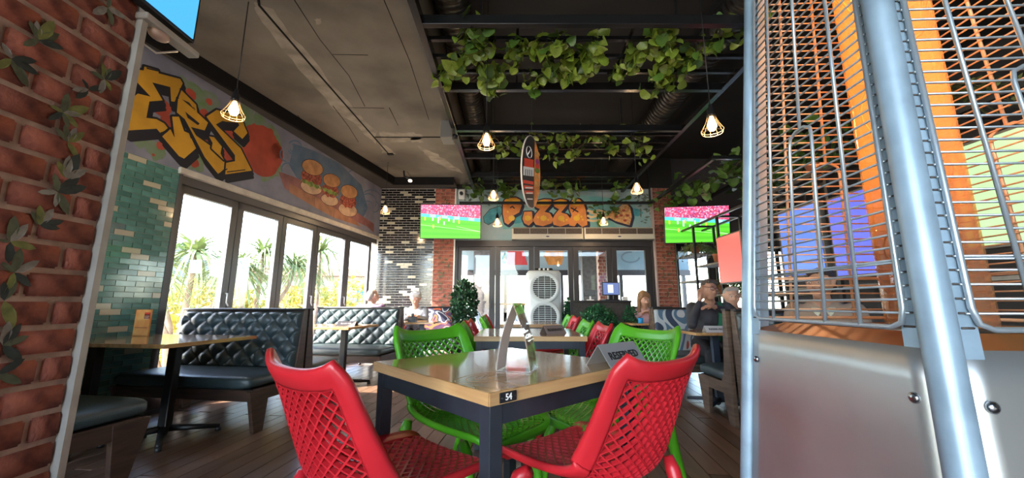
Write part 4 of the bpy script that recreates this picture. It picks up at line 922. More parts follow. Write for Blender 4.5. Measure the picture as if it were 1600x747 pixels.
# ================================================================== PATIO HEATER (truncated pyramid, four posts)
HC = Vector((.849, .769)); HF = Vector((.599, .545)) - HC; ZL = .937
def hcor(k, z, off=0.0):   # corner k: 0 front, 1 left, 2 back, 3 right
    o = HF.copy()
    for _ in range(k): o = Vector((o.y, -o.x))
    o = o * (1 - .30 * (z - ZL)); o = o * (1 + off / o.length); return Vector((HC.x + o.x, HC.y + o.y, z))
HB = Vector((HC.x, HC.y, 0))
ht = empty('patio_heater', HB, label='tall pyramid patio heater of pale blue steel with wire grilles and a glowing tube', cat='heater')
def hp(v): return Vector(v) - HB
def side(k, q, z, out=0.0):
    a, b_ = hcor(k, z), hcor((k + 1) % 4, z); p = a.lerp(b_, q); n = Vector(((b_ - a).y, -(b_ - a).x, 0)).normalized()
    if n.dot(p - Vector((HC.x, HC.y, z))) < 0: n = -n
    return hp(p + n * out)
ZTOP = 2.05
for k in range(4):
    MB().tube([hp(hcor(k, z)) for z in (.04, .5, ZL, 1.5, ZTOP)], .0205 if k != 1 else .0185, 20).build('post', SILV, ht)
    for sd, kk in ((0, k), (1, (k + 3) % 4)):  # perforated flanges beside each post
        mb = MB(); q0, q1 = (.03, .105) if sd == 0 else (.895, .97)
        vs = []
        for z in (ZL - .012, ZTOP): vs += [side(kk, q0, z, .004), side(kk, q1, z, .004), side(kk, q1, z, .001), side(kk, q0, z, .001)]
        mb.add(vs, [(0, 1, 5, 4), (2, 3, 7, 6), (0, 4, 7, 3), (1, 2, 6, 5), (0, 3, 2, 1), (4, 5, 6, 7)]); fl = mb.build('flange', SILV, ht)
        sm = MB(); z = ZL + .03
        qm = .075 if sd == 0 else .925
        while z < ZTOP - .05:
            a = side(kk, qm - .018, z, .0048); b_ = side(kk, qm + .018, z, .0048); sm.tube([a, b_], .0016, 4); z += .0205
        sm.build('slots', mat('dark slot', (.05, .04, .035), .6), fl)['kind'] = 'stuff'
# grilles
WIREM = mat('silver grille wire', (.34, .40, .44), .35, .6); ROD = {}
for k in range(4):
    q0, q1 = .075, .915; m = WIREM if k in (0, 3) else GLOWWIRE; out = .010
    gr = empty('wire_grille', (0, 0, 0)); gr.parent = ht
    zb = ZL + .028
    corner = [side(k, q0, ZTOP - .02, out), side(k, q0, zb + .03, out), side(k, q0 + .012, zb + .008, out), side(k, q0 + .05, zb, out), side(k, q1 - .05, zb, out), side(k, q1 - .012, zb + .008, out), side(k, q1, zb + .03, out), side(k, q1, ZTOP - .02, out)]
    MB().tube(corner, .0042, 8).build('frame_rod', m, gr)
    qs = [q0 + (q1 - q0) * t for t in (.2, .4, .6, .8)]; za = 1.38
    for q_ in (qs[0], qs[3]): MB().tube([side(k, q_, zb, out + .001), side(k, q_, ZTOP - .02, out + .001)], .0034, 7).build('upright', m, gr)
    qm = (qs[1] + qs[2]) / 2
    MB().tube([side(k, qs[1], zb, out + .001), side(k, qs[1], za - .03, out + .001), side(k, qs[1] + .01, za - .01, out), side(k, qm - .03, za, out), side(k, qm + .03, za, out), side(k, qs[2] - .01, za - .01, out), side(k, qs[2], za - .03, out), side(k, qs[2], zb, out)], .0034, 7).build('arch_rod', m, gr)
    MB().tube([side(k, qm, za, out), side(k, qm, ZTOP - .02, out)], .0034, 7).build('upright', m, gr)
    z = zb + .022; i = 0
    while z < ZTOP - .03:
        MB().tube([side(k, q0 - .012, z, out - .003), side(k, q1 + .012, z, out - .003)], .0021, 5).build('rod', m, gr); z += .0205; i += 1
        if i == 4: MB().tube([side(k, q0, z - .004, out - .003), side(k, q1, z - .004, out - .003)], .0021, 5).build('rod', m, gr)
# lip, lower panels, tray, tube, flame
for k in range(4):
    mb = MB(); a, b_ = side(k, .02, ZL - .004, .002), side(k, .98, ZL - .004, .002); c, d = side(k, .86, ZL + .016, -.05), side(k, .14, ZL + .016, -.05); dz = Vector((0, 0, .003))
    mb.add([a, b_, c, d, a + dz, b_ + dz, c + dz, d + dz], [(0, 1, 2, 3), (4, 7, 6, 5), (0, 4, 5, 1), (1, 5, 6, 2), (2, 6, 7, 3), (3, 7, 4, 0)]); mb.build('copper_lip', COPP, ht)
    if True:
        P = []; N = 14; mb = MB()
        def pf(i, j, k=k): 
            z = .06 + (ZL - .06) * j; w = .0015 * sin(i * 5 + j * 4) + .0022 * sin(i * 2.6 - j * 6 + 1)
            return tuple(side(k, .05 + .90 * i, z, .004 + w))
        mb.grid(pf, 16, 18); o = mb.build('side_panel', STEEL, ht); md = o.modifiers.new('thick', 'SOLIDIFY'); md.thickness = .002
        for q_, z in ((.09, .865), (.91, .865), (.09, .3), (.91, .3)):
            s_ = empty('tmp') if False else None
            c_ = side(k, q_, z, .008); nrm = (side(k, q_, z, 1) - side(k, q_, z, 0)); M_ = nrm.to_track_quat('Z', 'Y').to_matrix()
            mb = MB(); pr_ = [(0, .004), (.005, .0035), (.008, .001), (.008, -.003), (0, -.003)]; mb.lathe(pr_, n=14); mb.v = [tuple(M_ @ Vector(v) + c_) for v in mb.v]; mb.build('bolt', mat('bolt steel', (.4, .42, .45), .25, 1), ht)
mb = MB(); vs = [side(k, 0, ZL - .01, -.01) for k in range(4)]; mb.add(vs + [v - Vector((0, 0, .01)) for v in vs], [(0, 1, 2, 3), (7, 6, 5, 4), (0, 4, 5, 1), (1, 5, 6, 2), (2, 6, 7, 3), (3, 7, 4, 0)]); mb.build('burner_tray', mat('burner tray metal', (.10, .07, .05), .5, .6), ht)
mb = MB(); vs = [side(k, 0, .05, .02) for k in range(4)]; mb.add(vs + [v - Vector((0, 0, .05)) for v in vs], [(0, 1, 2, 3), (7, 6, 5, 4), (0, 4, 5, 1), (1, 5, 6, 2), (2, 6, 7, 3), (3, 7, 4, 0)]); mb.build('base_plate', BLACK, ht)
mb = MB(); vs = [side(k, 0, ZTOP, .05) for k in range(4)] + [side(k, 0, ZTOP + .03, .05) for k in range(4)] + [side(k, .5, ZTOP + .16, -.2) for k in range(4)]
mb.add(vs, [(3, 2, 1, 0), (0, 1, 5, 4), (1, 2, 6, 5), (2, 3, 7, 6), (3, 0, 4, 7), (4, 5, 8, 8)][:5] + [(4, 5, 6, 7)]); mb.build('hood', STEEL, ht)
MB().lathe([(.0775, ZL), (.0775, 2.0), (.0745, 2.0), (.0745, ZL), (.0775, ZL)], n=40).build('quartz_tube', AMBER, ht)
MB().lathe([(.0735, 1.25 + .0), (.0735, 2.0)], n=40).build('glow_coating', None, ht) if False else None
mb = MB(); random.seed(2)
FL = mat('gas flame', (1, .5, .1), .5, emit=((1, .56, .20), 7))
mb.lathe([(0, 1.14), (.012, 1.16), (.022, 1.30), (.030, 1.5), (.034, 1.75), (.030, 1.97), (0, 1.99)], n=18)
mb.v = [(x + .012 * sin(z * 13), y + .012 * cos(z * 11), z) for x, y, z in mb.v]
mb.build('flame', FL, ht)
sp = MB(); sp.tube([( .060 * cos(a * 1.0), .060 * sin(a * 1.0), 1.0 + a * .05) for a in [k * .35 for k in range(60)]], .0022, 5); sp.build('helix_baffle', mat('baffle steel with painted flame glow', (.5, .28, .12), .3, 1), ht)  # steel helix; the orange light of the flame is painted into its colour
MB().lathe([(0, ZL), (.085, ZL), (.085, ZL + .02), (0, ZL + .02)], n=30).build('tube_collar', mat('collar steel', (.4, .36, .3), .3, 1), ht)

# ================================================================== RIGHT: STEEL SHELF WITH PLANTS AND BACKLIT BOARDS
SX = 2.86
sh = empty('steel_shelf', (SX, 4.1, 0), label='long black open steel shelf with plants dividing the room on the right', cat='shelf')
ys = [6.5, 5.85, 5.15, 4.5, 3.95, 3.3, 2.65, 2.3, 1.7]
for x in (0, .32):
    for y in ys: MB().box((x, y - 4.1, 1.11), (.03, .03, 2.22)).build('upright', BLACK, sh)
    for z in (2.21, .45): MB().box((x, 0, z), (.028, 4.8, .028)).build('long_rail', BLACK, sh)
for i in range(len(ys) - 1):
    for z in ((1.78, 1.36), (1.57, 1.12), (1.8, 1.1), (1.85, 1.1), (1.15, .8), (1.15, .8), (1.15, .8), (1.15, .8))[i]:
        MB().box((.16, (ys[i] + ys[i + 1]) / 2 - 4.1, z), (.32, ys[i] - ys[i + 1], .025)).build('shelf_board', mat('weathered grey board', (.22, .20, .17), .6, noise=(8, .3)), sh)
for y in ys: MB().box((.16, y - 4.1, 2.21), (.3, .028, .028)).build('end_rail', BLACK, sh)
def board(y0, y1, z0, z1, col, label, st=.58):
    t = empty('menu_board', (SX - .05, (y0 + y1) / 2, (z0 + z1) / 2), label=label, cat='sign', group='backlit boards on the steel shelf')
    w, h_ = abs(y1 - y0), z1 - z0
    MB().box((.01, 0, 0), (.05, w + .04, h_ + .04)).build('frame', mat('grey board frame', (.12, .11, .10), .4, .4), t, .004)
    MB().box((-.017, 0, 0), (.006, w, h_)).build('lit_panel', mat('lit panel ' + label.split()[1], tuple(c * .5 for c in col), .25, emit=(col, st)), t)
    return t
board(5.08, 4.56, 1.28, 1.88, (.80, .13, .11), 'backlit salmon red board on the steel shelf left of the heater')
board(3.86, 3.36, 1.28, 1.92, (.09, .19, .80), 'backlit blue board seen through the left grille of the heater'); board(3.24, 2.74, 1.24, 1.90, (.09, .12, .80), 'backlit violet blue board behind the heater tube, next to the blue one')
board(2.28, 1.72, 1.34, 1.96, (.40, .70, .32), 'backlit pale green board seen through the right grille of the heater')
GL = [mat('fern green', (.07, .15, .035), .5, noise=(20, .4), rnd=.2), mat('olive fern green', (.13, .15, .04), .5, noise=(20, .4), rnd=.2)]
TERRA = mat('terracotta', (.42, .15, .07), .7, noise=(12, .2))
def shelf_plant(x, y, z, label, pot=TERRA, n=70, L=.26, droop=.5, r=.07, m=0):
    t = empty('potted_plant', (x, y, z), label=label, cat='plant', group='potted plants on the steel shelf')
    MB().lathe([(0, 0), (r * .7, 0), (r, .12), (r * 1.06, .12), (r * 1.06, .14), (r * .9, .14), (r * .85, .11), (0, .11)], n=18).build('pot', pot, t)
    mb = MB()
    for _ in range(n):
        a = random.uniform(0, 6.28); l = L * random.uniform(.6, 1.2); P = []; wd = .006
        for k in range(6):
            q_ = k / 5; P.append((cos(a) * l * q_ * .9, sin(a) * l * q_ * .9, .12 + l * (q_ * .9 - droop * 1.6 * q_ * q_)))
        for p0, p1 in zip(P[:-1], P[1:]):
            d = Vector((-sin(a), cos(a), 0)) * wd * (1.5 - P.index(p0) / 5); mb.add([Vector(p0) - d, Vector(p0) + d, Vector(p1) + d * .7, Vector(p1) - d * .7], [(0, 1, 2, 3)])
        for k in (2, 3, 4, 5):
            p = Vector(P[k]); s_ = .03 * random.uniform(.7, 1.3); R = Matrix.Rotation(random.uniform(0, 6.28), 3, 'Z') @ Matrix.Rotation(random.uniform(-1, 1), 3, 'X')
            mb.add([p + R @ Vector(v) * s_ for v in ((0, 0, 0), (.5, .5, .1), (0, 1.2, 0), (-.5, .5, .1))], [(0, 1, 2, 3)])
    o = mb.build('foliage', GL[m], t); o['kind'] = 'stuff'; return t
shelf_plant(3.02, 6.15, 1.795, 'trailing plant on the far end of the steel shelf', n=90, L=.34, droop=.9, m=1)
shelf_plant(3.02, 5.5, 1.585, 'bushy plant in terracotta pot on the second bay of the shelf', n=70, L=.26, droop=.35)
shelf_plant(3.02, 5.45, 1.135, 'leafy plant on the lower board of the second bay', n=90, L=.36, droop=.8, m=1)
shelf_plant(3.02, 4.85, 1.115, 'trailing plant below the salmon red board', n=90, L=.36, droop=.8)
shelf_plant(3.02, 4.2, 1.865, 'plant on the shelf top just left of the heater post', n=80, L=.3, droop=.7)
shelf_plant(3.02, 2.5, 2.24, 'bushy plant above the pale green board', n=120, L=.40, droop=.6, m=1)
shelf_plant(3.02, 3.6, 2.24, 'dark bushy plant above the blue board', n=100, L=.34, droop=.6)

# ================================================================== BACK AREA: AIR COOLER, COUNTER, TILL, PLANTS
t = empty('air_cooler', (.53, 6.45, 0), radians(0), label='tall white evaporative air cooler with two round grilles before the glass doors', cat='air cooler')
WC = mat('bluish white cooler plastic', (.56, .63, .66), .35)
def rb(mb, w, d, z0, z1, tp=1.0):
    P = []
    for k in range(24):
        a = 2 * pi * k / 24; c, s_ = cos(a), sin(a); P.append((w / 2 * math.copysign(abs(c) ** .4, c), d / 2 * math.copysign(abs(s_) ** .4, s_)))
    n = 24; zs = [z0, z0 + .02, z1 - .04, z1]; sc_ = [.97, 1, 1, .9 * tp]; vs = [(x * k, y * k, z) for z, k in zip(zs, sc_) for x, y in P]
    mb.add(vs, [(j * n + i, j * n + (i + 1) % n, (j + 1) * n + (i + 1) % n, (j + 1) * n + i) for j in range(3) for i in range(n)] + [tuple(range(n))[::-1], tuple(range(3 * n, 4 * n))], True)
mb = MB(); rb(mb, .58, .46, .08, 1.55); mb.build('body', WC, t)
MB().box((0, -.06, 1.57), (.28, .20, .05), 0, None, 1.15).build('control_panel', mat('black control panel', (.02, .02, .022), .3), t, .008)
for k in range(3): MB().lathe([(0, -.03), (.018, -.028), (.02, 0), (0, 0)], (-.07 + .07 * k, -.165, 1.575), 12, 'Y').build('knob', WHITE, t)
for zc in (1.27, .80):
    MB().lathe([(.19, -.02), (.235, -.035), (.255, -.02), (.255, .0), (.19, 0)], (0, -.238, zc), 40, 'Y').build('grille_ring', WC, t)
    MB().lathe([(0, -.004), (.20, -.004), (.20, 0), (0, 0)], (0, -.238, zc), 32, 'Y').build('grille_hole', BLACKM, t)
    for k in range(13):
        z = -.18 + k * .03; w = 2 * sqrt(max(0, .2 ** 2 - z * z)); MB().box((0, -.249, zc + z), (w, .012, .009), 0).build('louvre', WC, t)
    for x in (-.1, .0, .1): MB().box((x, -.257, zc), (.006, .006, 2 * sqrt(.2 ** 2 - x * x))).build('rib', WC, t)
for sx in (-1, 1):
    for sy in (-1, 1): MB().lathe([(0, -.0), (.02, 0), (.02, .09), (0, .09)], (sx * .22, sy * .16, 0), 10).build('caster', BLACK, t)
ct = empty('service_counter', (1.42, 6.35, 0), label='dark rattan fronted service counter beside the air cooler', cat='counter')
MB().box((0, 0, 1.045), (.98, .5, .03)).build('countertop', mat('black counter top', (.03, .03, .03), .3), ct, .004); MB().box((0, .02, .52), (.94, .44, 1.02)).build('body', mat('dark rattan weave', (.05, .042, .036), .6, noise=(50, .6)), ct)
for x in (-.47, -.0, .47): MB().box((x, -.21, .52), (.03, .02, 1.02)).build('stile', BLACK, ct)
pos = empty('till_monitor', (1.62, 6.25, 1.06), radians(8), label='black till monitor with lit screen on the service counter', cat='monitor')
MB().box((0, 0, .19), (.30, .03, .22)).build('body', BLACK, pos, .006); MB().box((0, -.018, .19), (.27, .003, .19)).build('screen', mat('till screen picture', (.02, .03, .08), .3, emit=((.10, .14, .30), .8)), pos)
MB().box((-.01, -.021, .19), (.09, .002, .13)).build('screen_window', mat('till window picture', (.1, .2, .3), .3, emit=((.55, .75, .95), .9)), pos); MB().box((0, .03, .05), (.06, .05, .1)).build('stand', BLACK, pos); MB().box((0, .02, .01), (.24, .18, .02)).build('foot', BLACK, pos, .004)
pd = empty('card_terminal', (1.28, 6.25, 1.06), radians(-12), label='small black payment terminal on a stand left of the till monitor', cat='terminal')
MB().box((0, 0, .12), (.17, .03, .10)).build('body', BLACK, pd, .005); MB().box((0, .02, .04), (.03, .03, .08)).build('stand', WHITE, pd); MB().box((0, .01, .008), (.12, .10, .016)).build('foot', WHITE, pd, .003)
o = MB().box((0, 0, .03), (.08, .08, .06)).build('paper_box', WHITE, None, .004, loc=(1.83, 6.2, 1.06)); tag(o, 'small white box on the counter right of the till monitor', 'box')
GRASS = mat('artificial boxwood green', (.012, .14, .045), .5, noise=(30, .5))
def bush(name, c, r, n, label, cat='plant', m=GRASS, ls=.03, base=None, rnd_seed=1):
    random.seed(rnd_seed); t = empty(name, (c[0], c[1], 0), label=label, cat=cat); mb = MB()
    for _ in range(n):
        d = Vector((random.gauss(0, 1), random.gauss(0, 1), random.gauss(0, 1))).normalized(); k = random.uniform(.75, 1.05); p = Vector((d.x * r[0], d.y * r[1], d.z * r[2])) * k + Vector((0, 0, c[2]))
        s_ = ls * random.uniform(.7, 1.4); R = d.to_track_quat('Z', 'Y').to_matrix() @ Matrix.Rotation(random.uniform(0, 6.28), 3, 'Z') @ Matrix.Rotation(random.uniform(.2, 1.2), 3, 'X')
        mb.add([p + R @ Vector(v) * s_ for v in ((0, 0, 0), (.35, .5, .12), (0, 1.2, 0), (-.35, .5, .12))], [(0, 1, 2, 3)])
    mb.build('foliage', m, t)['kind'] = 'stuff'
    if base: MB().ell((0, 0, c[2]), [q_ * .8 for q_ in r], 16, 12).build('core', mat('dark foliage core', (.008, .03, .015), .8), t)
    return t
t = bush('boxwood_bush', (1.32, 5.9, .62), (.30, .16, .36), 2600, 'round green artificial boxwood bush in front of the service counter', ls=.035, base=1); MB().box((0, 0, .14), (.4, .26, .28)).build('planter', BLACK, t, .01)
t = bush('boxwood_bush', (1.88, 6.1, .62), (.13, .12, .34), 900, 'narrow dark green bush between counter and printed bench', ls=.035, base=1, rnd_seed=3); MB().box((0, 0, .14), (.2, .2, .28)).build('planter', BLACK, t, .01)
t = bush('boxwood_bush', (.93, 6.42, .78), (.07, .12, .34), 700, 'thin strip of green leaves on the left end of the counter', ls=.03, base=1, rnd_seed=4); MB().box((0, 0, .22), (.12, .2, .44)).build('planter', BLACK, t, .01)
FIC = mat('glossy dark green leaf', (.02, .085, .035), .3, noise=(12, .5))
t = bush('potted_tree', (-.84, 6.75, 1.0), (.20, .20, .38), 1100, 'bushy green artificial tree left of the glass doors', cat='plant', m=FIC, ls=.075, rnd_seed=5)
MB().lathe([(0, 0), (.12, 0), (.16, .3), (.14, .3), (0, .26)], n=18).build('pot', BLACK, t); MB().tube([(0, 0, .2), (.02, .01, .6), (-.02, 0, 1.1)], .015, 7).build('trunk', STEM, t)

# ================================================================== TABLE THINGS
METAL = mat('grey sign metal', (.42, .42, .42), .4, .5)
def tent(x, y, z, rz, w, h_, d, label, txt='RESERVED', back=METAL, ink=None, tsz=None):
    t = empty('reserved_sign', (x, y, z), rz, label=label, cat='sign', group='reserved table signs')
    for sg in (-1, 1):
        mb = MB(); mb.prism([(0, h_), (sg * d, 0), (sg * (d + .003), 0), (0, h_ + .003)], -w / 2, w / 2, lambda p, q_, x_: (x_, p, q_)); mb.build('sign_face', back, t)
    lettering(txt, tsz or h_ * .55, ink or mat('black lettering', (.01, .01, .01), .5), t, frameM((0, -d * .56 - .003, h_ * .48), (1, 0, 0), (0, d, h_)))
    return t
tent(.415, 1.55, .77, radians(40), .24, .076, .055, 'grey metal reserved sign on table 54 behind the right red chair')
tent(.33, 3.12, .77, radians(30), .19, .06, .05, 'brownish reserved sign on the second table of the middle row', back=mat('brown grey sign', (.16, .13, .12), .5))
p = WP(5.06, 1.02); tent(p.x, p.y, TOPT, ROTW + radians(4), .24, .055, .05, 'dark reserved sign on the booth table between the tufted benches', back=mat('dark grey sign', (.10, .09, .09), .5), ink=mat('white lettering', (.7, .7, .7), .5))
tent(2.02, 3.86, .73, radians(-8), .20, .055, .06, 'pale grey reserved sign before the man with glasses', back=mat('pale grey sign', (.5, .52, .52), .5))
# curved acrylic menu stand, seen nearly edge on
ms = empty('menu_stand', (.018, 1.40, .77), radians(72), label='curved clear acrylic menu stand with paper on table 54', cat='menu stand')
def curved(mb, sg, w, th=.0025, o=0.0, z0=.004, z1=.235, wx0=None):
    prof = []
    for k in range(13):
        q_ = k / 12; z = z0 + (z1 - z0) * q_; y = sg * (.062 * (1 - q_) ** 1.0 + .012 * sin(pi * q_) + .002 + o); prof.append((y, z))
    P = prof + [(y - sg * th, z) for y, z in prof[::-1]]; a, b_ = wx0 or (-w / 2, w / 2); mb.prism(P, a, b_, lambda p, q2, x: (x, p, q2))
mb = MB(); curved(mb, 1, .105); curved(mb, -1, .105); mb.box((0, 0, .003), (.105, .12, .003)); mb.build('acrylic_sheet', ACRYL, ms)
PAP = mat('white menu paper', (.80, .78, .78), .6); PAP2 = mat('printed menu paper', (.62, .44, .30), .5, noise=(30, .55), col2=(.25, .12, .09))
mb = MB(); curved(mb, 1, .098, .001, -.004); mb.build('menu_paper', PAP, ms); mb = MB(); curved(mb, -1, .098, .001, -.004); mb.build('menu_print', PAP2, ms)
# orange flyer holder on the booth table
p = WP(3.35, .20); fh = empty('flyer_holder', (p.x, p.y, TOPT), radians(-8), label='orange and red flyer card standing on the nearest booth table', cat='flyer')
MB().box((0, 0, .11), (.15, .012, .22)).build('card', mat('orange flyer print', (.70, .22, .05), .45, noise=(9, .4), col2=(.80, .42, .12)), fh); MB().box((.045, -.008, .17), (.055, .002, .05)).build('print_panel', mat('dark red flyer print', (.25, .03, .02), .5), fh)
MB().box((.045, -.0095, .188), (.05, .002, .012)).build('print_panel', mat('bright red flyer print', (.75, .05, .03), .5), fh)
for k in range(3): MB().box((.045, -.0096, .165 - k * .012), (.045 - .008 * k, .002, .004)).build('print_panel', mat('cream flyer print', (.7, .6, .45), .5), fh)
MB().box((0, -.008, .07), (.12, .002, .004), 0).build('print_panel', mat('dark red flyer print', (0, 0, 0)), fh); MB().box((0, 0, .004), (.16, .06, .008)).build('foot', ACRYL, fh); MB().box((-.077, -.01, .11), (.004, .03, .22)).build('holder_edge', ACRYL, fh)
p = WP(3.38, .03)
def item(name, mb, m, loc, label, cat, parent=None):
    o = mb.build(name, m, None, 0, loc=loc); return tag(o, label, cat)
item('coffee_cup', MB().lathe([(0, 0), (.025, 0), (.038, .07), (.035, .07), (.024, .006), (0, .006)], n=18), mat('dark red mug', (.25, .03, .02), .4), (-1.68, 5.86, TOPT), 'small dark red mug on the table of the grey haired woman', 'cup')
item('sauce_caddy', MB().box((0, 0, .04), (.12, .09, .08)).box((0, 0, .10), (.02, .09, .05)), BLACK, (-1.52, 5.9, TOPT), 'black sauce caddy on the table of the grey haired woman', 'caddy')
item('blue_cup', MB().lathe([(0, 0), (.035, 0), (.04, .075), (.036, .075), (.032, .006), (0, .006)], n=18), mat('bright blue plastic', (.02, .28, .62), .4), (1.86, 5.58, .73), 'bright blue cup on the table of the long haired woman', 'cup')
item('mobile_phone', MB().box((0, 0, .006), (.15, .08, .008)), BLACK, (2.32, 3.95, .7302), 'black phone lying beside the reserved sign of the man with glasses', 'phone')

# ================================================================== OUTDOORS
def ext(name, mb, m, label, cat, loc=None): o = mb.build(name, m); return tag(o, label, cat)
# aloe trees
ALO = mat('dusty aloe green', (.27, .34, .13), .6, noise=(6, .3)); TRK = mat('pale aloe bark', (.34, .25, .18), .8, noise=(9, .3))
def aloe(x, y, heads, label, s=1.0, seed=1):
    random.seed(seed); t = empty('aloe_tree', (x, y, -.45), label=label, cat='tree', group='aloe trees outside the left windows')
    for i, (dx, dy, z, L) in enumerate(heads):
        MB().tube([(dx * .1, dy * .1, 0), (dx * .35, dy * .35, z * .45), (dx * .9, dy * .9, z * .8), (dx, dy, z)], [.07, .055, .045, .05], 8).build('branch', TRK, t)
        mb = MB()
        for k in range(110):
            a = random.uniform(0, 6.28); e = random.uniform(.1, 1.3); l = L * 1.2 * random.uniform(.75, 1.15); P = []; u = Vector((cos(a), sin(a), 0)); sd = Vector((-sin(a), cos(a), 0))
            for q_ in (0, .25, .5, .75, 1.0):
                P.append(Vector((dx, dy, z)) + u * l * (q_ * cos(e * (1 - .5 * q_))) + Vector((0, 0, l * (q_ * sin(e) - 1.05 * q_ * q_ * (1.15 - e * .35)))))
            for j in range(4):
                w0, w1 = .034 * (1 - j / 4.2), .034 * (1 - (j + 1) / 4.2); mb.add([P[j] - sd * w0, P[j] + sd * w0, P[j + 1] + sd * w1, P[j + 1] - sd * w1], [(0, 1, 2, 3)], True)
        mb.build('leaf_rosette', ALO, t)['kind'] = 'stuff'
aloe(-6.35, 7.4, [(.1, 0, 2.45, 1.0), (-.75, .2, 2.25, .95), (.6, .35, 2.2, .85), (-.2, -.6, 2.0, .85), (-1.4, -.3, 1.85, .9)], 'aloe tree in the first window pane, widest crown', seed=2)
aloe(-6.0, 8.9, [(.1, 0, 2.6, 1.0), (.5, .6, 2.35, .9), (-.5, .1, 2.3, .9), (0, -.6, 2.1, .8)], 'aloe tree in the second window pane', seed=4)
aloe(-5.3, 10.4, [(0, 0, 2.9, 1.2), (-.5, .3, 2.5, 1.0)], 'aloe tree with long drooping leaves in the third window pane', seed=6)
t = empty('house', (-13.5, 12.5, -.4), radians(-25), label='pale house with grey gabled roof behind the aloe trees', cat='house')
MB().box((0, 0, 1.1), (7, 4, 2.2)).build('wall', mat('pale house plaster', (.55, .56, .60), .8), t); mb = MB(); mb.prism([(-2.3, 2.2), (2.3, 2.2), (0, 3.2)], -3.8, 3.8, lambda p, q_, x: (x, p, q_)); mb.build('roof', mat('grey blue roof', (.22, .24, .28), .7), t)
for x in (-2, 0, 2): f = MB().box((x, -2.02, 1.2), (.9, .06, 1.1)).build('window', FRAMEL, t); MB().box((x, -2.06, 1.2), (.76, .02, .96)).build('pane', mat('dark far glass', (.08, .10, .13), .1), f)
t = empty('shop_building', (-8.6, 18.8, -.4), radians(10), label='white street building with brown canopy and blue sign board', cat='building')
MB().box((0, 0, 1.6), (6, 4, 3.2)).build('wall', mat('cream street wall', (.62, .58, .52), .8), t); MB().box((0, -2.3, 2.75), (6.4, .8, .3)).build('canopy', mat('brown canopy', (.25, .14, .10), .7), t)
MB().box((1.9, -2.06, 1.7), (1.1, .08, .6)).build('sign_board', mat('blue green sign board', (.05, .22, .30), .5), t); MB().box((-1.2, -2.03, 1.1), (.9, .06, 2.2)).build('door', mat('orange brown door', (.45, .22, .08), .6), t); MB().box((.6, -2.04, 1.0), (.5, .06, 1.6)).build('poster', mat('blue door poster', (.1, .25, .45), .6), t)
YB_ = mat('yellow flowering leaf', (.62, .46, .06), .6, noise=(5, .4), col2=(.25, .28, .05)); HILL = mat('hazy hillside', (.36, .33, .20), .9, noise=(.25, .35), col2=(.20, .24, .12))
for i, (x, y, r, n, l) in enumerate(((-7.6, 9.6, (1.0, 1.0, .75), 1500, 'yellow flowering shrub under the second window pane tree'), (-6.7, 12.6, (1.1, 1.2, .8), 1500, 'yellow flowering shrub behind the third window pane'), (-6.2, 14.2, (.7, .8, 1.1), 900, 'tall yellow green shrub before the street building'))):
    bush('flowering_shrub', (x, y, .55), (r[0] * 1.2, r[1] * 1.2, r[2] * 1.25), int(n * 1.4), l, 'shrub', YB_, .14, rnd_seed=20 + i)
bush('round_tree', (-15.5, 15.5, 3.1), (1.4, 1.4, 1.1), 1200, 'small round green tree far behind the house roof', 'tree', mat('far tree green', (.07, .17, .06), .8), .25, base=1, rnd_seed=31)
mb = MB(); mb.grid(lambda i, j: (-60 + 62 * i, 42 + 30 * j, -1 + (9.5 * (1 - i * .35) * sin(pi * min(1, j * 1.4) * .5) + 1.0 * sin(i * 9) * j)), 30, 12); o = mb.build('hill', HILL); o['kind'] = 'structure'
# covered patio behind the glass doors
PF = mat('patio floor tile', (.30, .28, .26), .6, noise=(3, .2)); struct('floor_patio', MB().box((1.4, 10.2, -.04), (8.5, 5.0, .06)), PF)
PW_ = mat('pale blue sprayed patio wall', (.30, .38, .42), .8, noise=(1.5, .3), col2=(.18, .27, .31))
pw = struct('wall_patio', bx(-2.4, 5.4, 11.5, 11.65, 1.98, 3.2), PW_); struct('ceiling_patio', bx(-2.6, 5.6, 7.75, 11.8, 3.0, 3.1), mat('patio ceiling', (.12, .12, .12), .8))
bx(-2.4, 5.4, 11.42, 11.6, 1.86, 2.02).build('lintel', FRAME, pw)
PP = Paint(lambda x, z, h: (x, 11.5 - h, z))
def pshape(pts, m, par=pw):
    mb = MB(); PP.poly([atY(u, v, 11.5) for u, v in pts], .01, mb); mb.build('painted_shape', m, par)
pshape([(793, 391), (818, 391), (824, 414), (791, 414)], mat('crimson patio paint', (.50, .04, .05), .7)); pshape([(852, 391), (882, 391), (878, 414), (856, 414), (850, 400)], mat('orange patio paint', (.62, .25, .06), .7, noise=(6, .3)))
pshape([(784, 400), (792, 395), (790, 413), (784, 411)], PSUR); mb = MB()
for pts in ([(985 + 14 * cos(a * .1), 402 + 8 * sin(a * .1)) for a in range(0, 50, 4)], [(915, 410), (925, 398), (940, 396)], [(1052 + 8 * cos(a * .1), 403 + 8 * sin(a * .1)) for a in range(0, 55, 4)]): PP.stroke([atY(u, v, 11.5) for u, v in pts], .05, .012, mb)
mb.build('painted_swirl', mat('grey blue swirl paint', (.12, .17, .20), .7), pw)
def pcol(x0, x1, y0, y1, m, nm='trim_20'): return struct(nm, bx(x0, x1, y0, y1, 0, 3.0), m)
pcol(-.98, -.55, 9.6, 9.9, mat('grey tiled patio column', (.14, .13, .13), .5, noise=(14, .4)), 'trim_20'); pcol(1.85, 2.35, 9.9, 10.2, mat('dark grey patio column', (.12, .115, .11), .6, noise=(10, .3)), 'trim_21')
c_ = brickcol('trim_22', 2.36, 2.66, 9.3, 3.0, z0=.8) if False else None
pc = struct('trim_22', bx(2.12, 2.40, 9.2, 9.45, 0, 3.0), MORT)
